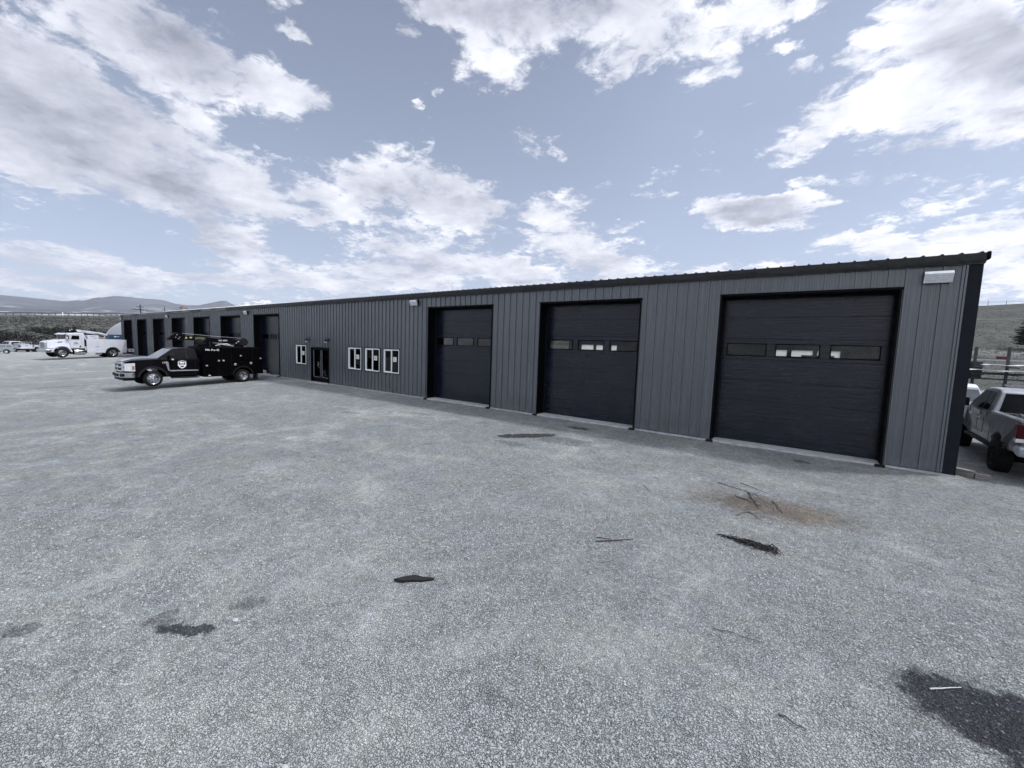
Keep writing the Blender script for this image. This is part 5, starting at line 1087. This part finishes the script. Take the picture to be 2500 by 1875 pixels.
MB().box(2.05, 2.10, -0.55, 0.55, 2.07, 2.11).build('roof_rail', M['pale_silver'], sp_)
MB().box(1.95, 2.25, -0.5, -0.15, 2.02, 2.05).build('antenna_base', M['plastic'], sp_)
bx = empty('tool_box', (5.1, 15.2, 0.73), rz, 'pale dented box with a dark bag against it in the silver pickup bed', 'box')
MB().box(-0.2, 0.55, -0.5, 0.45, 0, 0.70).build('box_shell', M['pale_silver'], bx, bevel=0.03)
MB().box(-0.22, 0.57, -0.52, 0.47, 0.70, 0.73).build('lid', M['pale_silver'], bx, bevel=0.01)
bg_ = lofted([(-0.18, [(0, 0), (0.10, 0.05), (0.12, 0.3), (0.06, 0.45), (0, 0.48)]), (0.0, [(0, 0), (0.2, 0.04), (0.22, 0.35), (0.10, 0.62), (0, 0.66)]), (0.2, [(0, 0), (0.14, 0.05), (0.15, 0.3), (0.08, 0.5), (0, 0.52)])])
bo = bg_.build('canvas_bag', mat('bag_cloth', (0.05, 0.052, 0.055), 0.9, var=0.4, vscale=8), None, smooth=True); bo.location = (4.35, 15.3, 0.73); tag(bo, 'slumped dark bag beside the pale box in the silver pickup bed', 'bag')
def car(name, loc, rz, label, paint, cat='car', H=1.55, group=None):
    T = empty(name, loc, rz, label, cat, group); wb = 2.6; Rw = 0.33
    low = [(-0.95, 0.40), (-0.48, 0.34)]+arch(0, Rw, 0.40, 0.34)+[(0.48, 0.30), (wb-0.48, 0.30)]+arch(wb, Rw, 0.40, 0.34)+[(wb+0.75, 0.36), (wb+0.85, 0.62), (wb+0.72, 0.84), (wb-0.35, 0.98), (-0.86, 1.0), (-0.98, 0.8)]
    MB().taper(low, lambda x, z: 0.86-(0.04 if z > 0.8 else 0)-0.1*max(0, x-wb)).build('body', paint, T, bevel=0.04, seg=2)
    gh = [(-0.88, 0.97), (-0.62, H-0.10), (-0.45, H), (1.2, H), (1.5, H-0.06), (wb-0.30, 0.97)]
    gw = lambda x, z: 0.82-0.14*(z-0.97)/0.55
    MB().taper(gh, gw).build('cabin', paint, T, bevel=0.04, seg=2)
    for poly, nm in (([(-0.62, 1.04), (-0.48, H-0.12), (-0.08, H-0.12), (-0.02, 1.04)], 'rear_window'), ([(0.06, 1.04), (0.02, H-0.12), (0.72, H-0.12), (0.76, 1.04)], 'door_window'), ([(0.84, 1.04), (0.82, H-0.12), (1.42, H-0.13), (1.9, 1.04)], 'door_window')):
        for s in (1, -1):
            vs = [(x, s*(gw(x, z)+0.006), z) for x, z in poly]+[(x, s*(gw(x, z)-0.006), z) for x, z in poly]; n = len(poly)
            MB().add(vs, [tuple(range(n)), tuple(range(n, 2*n))[::-1]]+[(i, (i+1) % n, n+(i+1) % n, n+i) for i in range(n)]).build(nm, M['skylit_glass'], T)
    for (xa, za, xb, zb, nm) in ((1.52, H-0.08, wb-0.36, 1.02, 'windscreen'), (-0.62, H-0.14, -0.86, 1.03, 'rear_screen')):
        s_ = 1 if xb > xa else -1; n_ = Vector((abs(za-zb), 0, abs(xb-xa))).normalized(); n_.x *= s_
        a = Vector((xa, 0, za)); b = Vector((xb, 0, zb)); V = [a+n_*0.012+Vector((0, .62, 0)), b+n_*0.012+Vector((0, .74, 0)), b+n_*0.012-Vector((0, .74, 0)), a+n_*0.012-Vector((0, .62, 0))]
        MB().add(V+[v-n_*0.02 for v in V], [(0, 1, 2, 3), (7, 6, 5, 4), (0, 4, 5, 1), (1, 5, 6, 2), (2, 6, 7, 3), (3, 7, 4, 0)]).build(nm, M['skylit_glass'], T)
    MB().box(-1.06, -0.86, -0.84, 0.84, 0.40, 0.62).build('rear_bumper', M['plastic'], T, bevel=0.04); MB().box(wb+0.66, wb+0.9, -0.78, 0.78, 0.34, 0.56).build('front_bumper', M['plastic'], T, bevel=0.04)
    MB().box(0.45, wb-0.45, -0.87, 0.87, 0.30, 0.40).build('sill', M['plastic'], T, bevel=0.02)
    for s in (1, -1):
        MB().box(-0.95, -0.78, *sorted((s*.6, s*.855)), 0.72, 0.95).build('tail_lamp', M['red_lens'], T); MB().box(wb+0.5, wb+0.80, *sorted((s*.5, s*.80)), 0.66, 0.80).build('headlight', M['lamp_lens'], T)
        for xx in (0, wb): wheel(T, xx, s*0.86, Rw, Rw, 0.2, 0.2, 'steel', M['steel'])
    return T
car('estate_car', (-108.5, 5.85, ground_z(-108.5, 5.85)), R(-97), 'pale silver estate car at the left edge, parked below the brush bank', M['silver_paint'] if False else mat('pale_green_silver', (0.20, 0.225, 0.24), 0.3, metal=0.3, coat=0.4, var=0.05), 'estate car', 1.58)
a = pickup('pickup_truck', (-118, 8.1, ground_z(-118, 8.1)), R(205), 'white pickup with a ladder rack seen from behind, right of the silver estate car', M['white_dull'], M['white_dull'], rimm=M['steel'], group='white pickups parked below the bank')
rk = MB()
for xx in (-1.1, 0.7):
    for s in (1, -1): rk.tube([(xx, s*0.85, 1.3), (xx, s*0.85, 1.82)], 0.03, 6)
    rk.tube([(xx, -0.85, 1.82), (xx, 0.85, 1.82)], 0.03, 6)
rk.build('ladder_rack', M['steel'], a)
MB().box(-0.9, 0.6, -0.7, 0.7, 0.74, 1.55).build('load_box', M['white_dull'], a, bevel=0.03)
b = pickup('pickup_truck', (-119, 9.9, ground_z(-119, 9.9)), R(100), 'white pickup with a black load rack seen side on, behind the white truck hood', M['white_dull'], M['white_dull'], rimm=M['steel'], group='white pickups parked below the bank')
rk = MB()
rk.box(-1.3, 0.8, -0.9, 0.9, 1.70, 1.76)
for xx in (-1.2, 0.7):
    for s in (1, -1): rk.box(xx-0.04, xx+0.04, *sorted((s*.8, s*.9)), 1.3, 1.7)
rk.build('load_rack', M['plastic'], b)
fb = empty('flatbed_trailer', (-122, 15.0, ground_z(-122, 15.0)), R(98), 'dark flatbed trailer behind the white truck hood, below the brush', 'trailer')
MB().box(-3.2, 3.2, -1.1, 1.1, 0.75, 0.92).build('deck', M['plastic'], fb)
MB().box(-3.2, -3.1, -1.1, 1.1, 0.92, 1.8).build('headboard', M['plastic'], fb)
ld = MB(); ld.prism([(-2.2, 0.92), (-2.2, 1.5), (1.5, 1.9), (2.2, 0.92)], -0.8, 0.8); ld.build('covered_load', M['dark'], fb, bevel=0.08)
for xx in (-0.5, 0.6):
    for s in (1, -1): wheel(fb, xx, s*1.15, 0.38, 0.38, 0.22, 0.2, 'steel', M['steel'])
car('white_car', (5.45, 26.6, ground_z(5.45, 26.6)-0.05), R(95), 'white car parked beyond the silver pickup, half hidden by the building corner', M['white_paint'], 'car', 1.75)
# ---------------------------------------------------------------- storage rack, hill fence, street light, pine
rk = empty('storage_rack', (7.1, 29, -0.06), 0, 'dark steel rack with two tall uprights behind the silver pickup', 'rack')
for xx, zt in ((-0.5, 3.40), (0.55, 3.43)):
    MB().box(xx-0.05, xx+0.05, -0.05, 0.05, -0.2, zt).build('upright', M['rust_post'], rk, bevel=0.01)
for yy, zz_ in ((0.09, 2.10), (0.09, 1.86)): MB().box(-1.8, 3.2, yy, yy+0.10, zz_, zz_+0.06).build('beam', M['rust_post'], rk)
MB().box(-0.62, -0.2, 0.10, 0.5, 1.9, 2.7).build('bracket', M['rust_post'], rk)
for nm, x0, x1, y0, y1, z0 in (('metal_sheet', 6.75, 8.4, 28.0, 28.8, 2.52), ('metal_sheet', 6.0, 8.05, 27.6, 28.85, 2.26)):
    v = MB(); n = 10; vs = []
    for i in range(n+1):
        x = x0+(x1-x0)*i/n
        for y in (y0, y1): vs += [(x, y+0.08*math.sin(i), z0+0.03*math.sin(i*0.9+x0)-0.04*abs(i-5)/5), (x, y+0.08*math.sin(i), z0+0.02+0.03*math.sin(i*0.9+x0)-0.04*abs(i-5)/5)]
    v.add(vs, [q for i in range(n) for q in ((4*i, 4*i+4, 4*i+6, 4*i+2), (4*i+1, 4*i+3, 4*i+7, 4*i+5), (4*i, 4*i+1, 4*i+5, 4*i+4), (4*i+2, 4*i+6, 4*i+7, 4*i+3))]+[(0, 2, 3, 1), (4*n, 4*n+1, 4*n+3, 4*n+2)])
    o = v.build(nm, M['snow_sheet'], None); tag(o, 'short white sheet lying on the upper arms of the rack' if z0 > 2.4 else 'long white sheet lying on the lower arms of the rack', 'sheet', 'white sheets on the rack')
for yy in (28.25, 28.6): MB().box(-1.0, 1.25, yy-29, yy-29+0.06, 2.16, 2.21).build('arm', M['rust_post'], rk)
for xx in (-0.5, 0.55):
    for zz_ in (2.10, 2.44): MB().box(xx-0.04, xx+0.04, -1.3, 0.075, zz_, zz_+0.05).build('arm', M['rust_post'], rk)
o = MB().box(7.85, 8.25, 31.2, 31.4, 2.80, 2.95).build('red_crate', M['red_metal'], None, bevel=0.02)
tag(o, 'small dull red crate on the shelf right of the rack uprights', 'crate')
sh = empty('steel_shelf', (8.1, 31.3, -0.1), 0, 'low grey steel shelf standing behind the rack uprights', 'shelf')
MB().box(-2.6, 1.4, -0.3, 0.3, 2.82, 2.87).build('shelf_board', M['galv'], sh); 
for xx in (-2.5, 1.3): MB().box(xx-0.05, xx+0.05, -0.3, 0.3, 0, 2.82).build('leg', M['galv'], sh)
hf = empty('hill_fence', (46, 190, ter_z(46, 190)), 0, 'wire fence with thin posts along the top of the hill', 'fence')
for xx in (36.5, 40.4, 44.35, 48.1, 51.9, 55.6, 59.4): MB().tube([(xx-46, 0, ter_z(xx, 190)-hf.location.z-0.2), (xx-46, 0, ter_z(xx, 190)-hf.location.z+1.25+0.3*math.sin(xx))], 0.055, 6).build('post', M['rust_post'], hf)
for h_ in (0.5, 0.95): MB().tube([(q-46, 0, ter_z(q, 190)-hf.location.z+h_) for q in (30, 38, 46, 54, 62)], 0.015, 4).build('wire', M['rust_post'], hf)
sl = empty('street_light', (43.2, 196, ter_z(43.2, 190)-0.5), 0, 'tall thin street light standing behind the top of the hill', 'street light')
MB().tube([(0, 0, 0), (0.1, 0, 5.6)], [0.13, 0.09], 8).build('pole', M['galv'], sl); MB().tube([(0.1, 0, 5.5), (-0.6, 0, 5.75), (-1.5, 0, 5.85)], 0.06, 6).build('arm', M['galv'], sl)
MB().box(-2.0, -1.4, -0.13, 0.13, 5.78, 5.92).build('lamp_head', M['galv'], sl, bevel=0.03)
ow = empty('overhead_wire', (30, 110, 6), 0, 'thin pale wires strung low across the grass hillside', 'wire')
for yy, z0, z1 in ((0, 4.6, 5.0), (40, 11.6, 11.9)): MB().tube([(-40+q*8, yy, z0+(z1-z0)*q/10-1.2*(1-((q-5)/5)**2)*0.3) for q in range(11)], 0.03, 5).build('strand', M['galv'], ow)
def pine(x, y, H, rad, label):
    g0 = ter_z(x, y); T = empty('pine_tree', (x, y, g0), 0, label, 'tree')
    MB().tube([(0, 0, -0.3), (0.05, 0, H*0.5), (0, 0.03, H*0.97)], [0.16, 0.09, 0.02], 10).build('trunk', M['bark'], T)
    random.seed(11); v, f = [], []; lb = MB()
    for k in range(260):
        t_ = random.random()**1.15; zc = H*(0.10+0.88*t_); r_ = rad*(1-t_)**0.75*random.uniform(0.65, 1.12); a = random.uniform(0, 6.283)
        tip = Vector((r_*math.cos(a), r_*math.sin(a), zc+random.uniform(-0.05, 0.25)*r_))
        lb.tube([(0, 0, zc-0.1), tuple(tip)], [0.022, 0.006], 4)
        for _ in range(34):
            u = random.uniform(0.25, 1.03); c = Vector((0, 0, zc-0.1)).lerp(tip, u)+Vector((random.gauss(0, .16), random.gauss(0, .16), random.gauss(0, .11)))
            d1 = (tip-Vector((0, 0, zc))).normalized()*random.uniform(.14, .34)+Vector((random.gauss(0, .05), random.gauss(0, .05), random.gauss(0, .05))); d2 = d1.orthogonal().normalized()*random.uniform(.04, .09)
            o = len(v); v += [tuple(c-d1), tuple(c+d2), tuple(c+d1), tuple(c-d2)]; f.append((o, o+1, o+2, o+3))
    lb.build('branches', M['bark'], T)
    me = bpy.data.meshes.new('crown'); me.from_pydata(v, [], f); me.materials.append(foliage_mat('pine_crown', (0.012, 0.016, 0.016), (0.040, 0.050, 0.046), 1.2)); o = bpy.data.objects.new('crown', me); COL.objects.link(o); o.parent = T
pine(31.9, 110, 7.6, 3.3, 'dark bushy pine on the lower hillside at the right edge')
# ---------------------------------------------------------------- small things on the ground
def gz(x, y): return lot_z(x, y)
def timber(x, y, rz_, lx, ly, lz, label, z=None):
    o = MB().box(-lx/2, lx/2, -ly/2, ly/2, 0, lz).build('timber_block', M['timber'], None, bevel=0.008); o.location = (x, y, (z if z is not None else gz(x, y))-0.01); o.rotation_euler = (0, 0, rz_)
    tag(o, label, 'timber', 'timber offcuts at the building corner')
timber(3.13, 13.62, R(-28), 0.42, 0.16, 0.17, 'longer weathered timber block against the near corner of the building')
timber(3.43, 13.50, R(-8), 0.24, 0.14, 0.14, 'short weathered timber block at the outer end of the longer one')
def stick(p0, p1, r, label, m='twig', name='stick', wob=0.02, lift=0.012):
    a, b = Vector((p0[0], p0[1], gz(*p0)+lift)), Vector((p1[0], p1[1], gz(*p1)+lift)); n = 6; pts = []
    for i in range(n+1):
        q = a.lerp(b, i/n); s_ = math.sin(math.pi*i/n); pts.append((q.x+wob*s_*math.sin(i*2.1+p0[0]*9), q.y+wob*s_*math.cos(i*1.7+p0[1]*7), q.z+wob*0.4*s_))
    o = MB().tube([(p[0]-a.x, p[1]-a.y, p[2]-a.z) for p in pts], [r*(1-0.5*i/n) for i in range(n+1)], 7).build(name, M[m], None, smooth=True); o.location = a
    tag(o, label, 'stick', 'loose sticks on the gravel'); return o
stick((-2.46, 5.83), (-2.0, 6.22), 0.014, 'straight dark stick lying alone in the middle of the gravel', wob=0.008)
stick((-2.50, 5.95), (-2.28, 6.03), 0.008, 'short splinter just beyond the straight dark stick')
for p0, p1, r_, l in (((-1.35, 9.75), (-0.55, 9.42), 0.012, 'long twig along the far edge of the brown mulch patch'), ((-0.95, 10.05), (-0.25, 9.55), 0.010, 'thin twig behind the brown mulch patch, crossing toward the wall'), ((-0.75, 9.5), (-0.5, 8.75), 0.018, 'thick bent twig pointing across the brown patch'),
                      ((-0.32, 9.3), (-0.12, 8.75), 0.012, 'pale twig right of the thick bent one on the brown patch'), ((-0.95, 9.15), (-0.45, 8.85), 0.012, 'twig crossing under the thick bent one'), ((-0.80, 8.15), (-0.62, 8.45), 0.010, 'left of two short twigs forming a peak at the near edge of the brown patch'), ((-0.62, 8.45), (-0.42, 8.2), 0.010, 'right of two short twigs forming a peak at the near edge of the brown patch'),
                      ((-2.6, 8.6), (-2.35, 8.3), 0.009, 'short hooked twig left of the brown patch'), ((-0.60, 4.85), (-0.12, 4.95), 0.007, 'faint thin twig between the dark bundle and the picture foot')):
    stick(p0, p1, r_*0.72, l)
stick((1.18, 5.18), (1.42, 5.38), 0.007, 'pale lath lying on the top of the big dark stain', 'pale_wood', wob=0.004)
stick((0.05, 4.05), (0.25, 4.02), 0.008, 'dark twig left of the big dark stain')
stick((-2.62, 9.30), (-2.45, 9.24), 0.010, 'short pale splinter left of the brown patch, toward the middle door', 'pale_wood')
# bundle of bark strips
bn = empty('bark_bundle', (-0.5, 7.15, gz(-0.5, 7.15)), 0, 'matted bundle of dark bark strips right of centre on the gravel', 'bark')
random.seed(5); mb = MB()
for i in range(95):
    t_ = random.random()**0.75; cx = -0.36+0.72*t_+random.gauss(0, 0.02); cy = 0.05-0.02*t_+random.gauss(0, 0.015+0.055*t_); a = R(-6)+random.gauss(0, 0.18+0.6*t_*t_); l_ = random.uniform(0.04, 0.14)
    mb.tube([(cx-l_*math.cos(a), cy-l_*math.sin(a), 0.01), (cx, cy+random.gauss(0, .02), 0.02+random.random()*0.05), (cx+l_*math.cos(a), cy+l_*math.sin(a), 0.008)], random.uniform(.003, .008), 5)
mb.build('bark_strip', M['bark'], bn)
sc_ = empty('rubber_scrap', (-3.97, 3.45, gz(-3.97, 3.45)), R(37), 'flat black scrap of torn rubber lying alone on the gravel', 'scrap')
v = MB(); q = [(-0.26, -0.02), (-0.12, 0.06), (0.0, 0.09), (0.12, 0.05), (0.27, 0.03), (0.26, -0.01), (0.1, -0.04), (-0.02, -0.03), (-0.14, -0.05)]
v.prism(q, 0.0, 0.035, 'z'); v.build('scrap_sheet', mat('black_scrap', (0.004, 0.004, 0.007), 0.9, bump=0.02, bscale=30), sc_, bevel=0.008)
for (x, y, s_, l) in ((-5.03, 1.76, 0.036, 'pale flat stone beside the left dark stain'), (-2.95, 1.33, 0.028, 'small white stone near the bottom centre of the lot')):
    mb = MB(); mb.lathe([(0, 0.45), (0.5, 0.40), (0.95, 0.12), (1.0, -0.2), (0.6, -0.5), (0, -0.5)], 0, 0, 0, 9, 'z'); mb.v = [(a*s_*(1+0.15*math.sin(b*3+1)), b*s_*0.8, c*s_*0.6) for a, b, c in mb.v]
    o = mb.build('stone', mat('pale_stone', (0.34, 0.35, 0.36), 0.9), None, smooth=True); o.location = (x, y, gz(x, y)+0.01); tag(o, l, 'stone')
# ---------------------------------------------------------------- loose gravel in relief near the camera
rngs = np.random.default_rng(4)
base = np.array([(0.9, 0.0, 0.05), (0.45, 0.8, -0.05), (-0.5, 0.75, 0.1), (-1.0, 0.05, -0.05), (-0.4, -0.8, 0.08), (0.5, -0.75, 0.0), (0.45, 0.15, 0.75), (-0.35, 0.1, 0.8), (0.05, -0.35, 0.7)])
bf = np.array([(0, 1, 6), (1, 2, 7), (1, 7, 6), (2, 3, 7), (3, 4, 7), (4, 8, 7), (4, 5, 8), (5, 0, 8), (0, 6, 8), (6, 7, 8)])
NS = 110000
# density falls with distance from the camera
rr = 2.2+9.5*rngs.random(NS)**1.25; aa = np.radians(-35.7-62+124*rngs.random(NS)); X_ = rr*np.sin(aa); Y_ = rr*np.cos(aa)
keep = (Y_ < 12.9) & (Y_ > -1.2); X_, Y_, rr = X_[keep], Y_[keep], rr[keep]; NS = len(X_)
sz = (0.006+0.011*rngs.random(NS)**2)*(1+0.25*(rr > 6)); rot = rngs.random(NS)*6.283; tl = rngs.normal(0, 0.35, NS)
zs_ = np.array([lot_z(float(a), float(b)) for a, b in zip(X_, Y_)])
jit = 1+rngs.normal(0, 0.16, (NS, 9, 3)); vb = base[None]*jit*np.array([1.0, 0.72, 0.62])
c, s = np.cos(tl)[:, None], np.sin(tl)[:, None]; yv, zv = vb[..., 1]*c-vb[..., 2]*s, vb[..., 1]*s+vb[..., 2]*c
c, s = np.cos(rot)[:, None], np.sin(rot)[:, None]; xv, yv = vb[..., 0]*c-yv*s, vb[..., 0]*s+yv*c
V = np.stack([xv*sz[:, None]+X_[:, None], yv*sz[:, None]+Y_[:, None], zv*sz[:, None]+zs_[:, None]+0.002], -1).reshape(-1, 3)
F = (bf[None]+(np.arange(NS)*9)[:, None, None]).reshape(-1, 3)
me = bpy.data.meshes.new('loose_gravel'); me.vertices.add(len(V)); me.vertices.foreach_set('co', V.ravel().astype(np.float32)); me.loops.add(F.size); me.loops.foreach_set('vertex_index', F.ravel().astype(np.int32))
me.polygons.add(len(F)); me.polygons.foreach_set('loop_start', np.arange(0, F.size, 3, dtype=np.int32)); me.update(calc_edges=True); me.validate()
gm = bpy.data.materials.new('gravel_stones'); gm.use_nodes = True; t = NT(gm.node_tree); b_ = t.n['Principled BSDF']
gi = t.node('ShaderNodeNewGeometry').outputs['Random Per Island']; co = t.node('ShaderNodeTexCoord').outputs['Object']; x_, y_, z_ = t.sepxyz(co); xy = t.comb(x_, y_)
sw = t.vmath('ADD', xy, t.vmath('SCALE', t.vmath('SUBTRACT', t.noise(xy, 2.2, 6, 0.7, color=True), (0.5, 0.5, 0.5)), scale=0.55)); fine = t.noise(xy, 6.5, 5, 0.65)
st = None
for (cx, cy, a, bb_, r0, k) in STAINS:
    g = t.math('MULTIPLY', t.maprange(t.math('ADD', t.ellipse(sw, cx, cy, a*1.25, bb_*1.25, r0), t.math('MULTIPLY', t.math('SUBTRACT', fine, 0.5), 0.6)), 0.08, 0.36, 0, 1, True), k); st = g if st is None else t.math('MAXIMUM', st, g)
cst = t.vmath('SCALE', (0.275, 0.296, 0.308), scale=t.maprange(gi, 0, 1, 0.62, 1.15))
brs = t.maprange(t.math('ADD', t.ellipse(sw, -0.30, 8.95, 1.7, 0.75, 8), t.math('MULTIPLY', t.math('SUBTRACT', fine, 0.5), 0.8)), 0.05, 0.6, 0, 1.0); cst = t.mix(brs, cst, t.vmath('MULTIPLY', cst, (0.60, 0.50, 0.43))); cst = t.mix(t.math('MULTIPLY', st, t.maprange(gi, 0.7, 1.0, 1.0, 0.65)), cst, t.vmath('MULTIPLY', cst, (0.12, 0.12, 0.15)))
t.l.new(cst, b_.inputs['Base Color']); b_.inputs['Roughness'].default_value = 0.85; b_.inputs['Specular IOR Level'].default_value = 0.25
me.materials.append(gm); o = bpy.data.objects.new('loose_gravel', me); COL.objects.link(o); tag(o, 'loose crushed stones lying over the gravel lot', 'gravel', kind='stuff')
# ---------------------------------------------------------------- air
hz = MB().box(-15500, 15500, -15500, 15500, -60, 1350).build('haze', None or M['dark'], None); hz.data.materials.clear(); hz['kind'] = 'stuff'
hm = bpy.data.materials.new('haze_air'); hm.use_nodes = True; t = NT(hm.node_tree); t.n.clear(); o_ = t.node('ShaderNodeOutputMaterial'); pv = t.node('ShaderNodeVolumePrincipled')
pv.inputs['Color'].default_value = (0.86, 0.90, 1.0, 1); pv.inputs['Density'].default_value = HAZE = 0.00003; pv.inputs['Anisotropy'].default_value = 0.3
t.l.new(pv.outputs[0], o_.inputs['Volume']); hz.data.materials.append(hm)
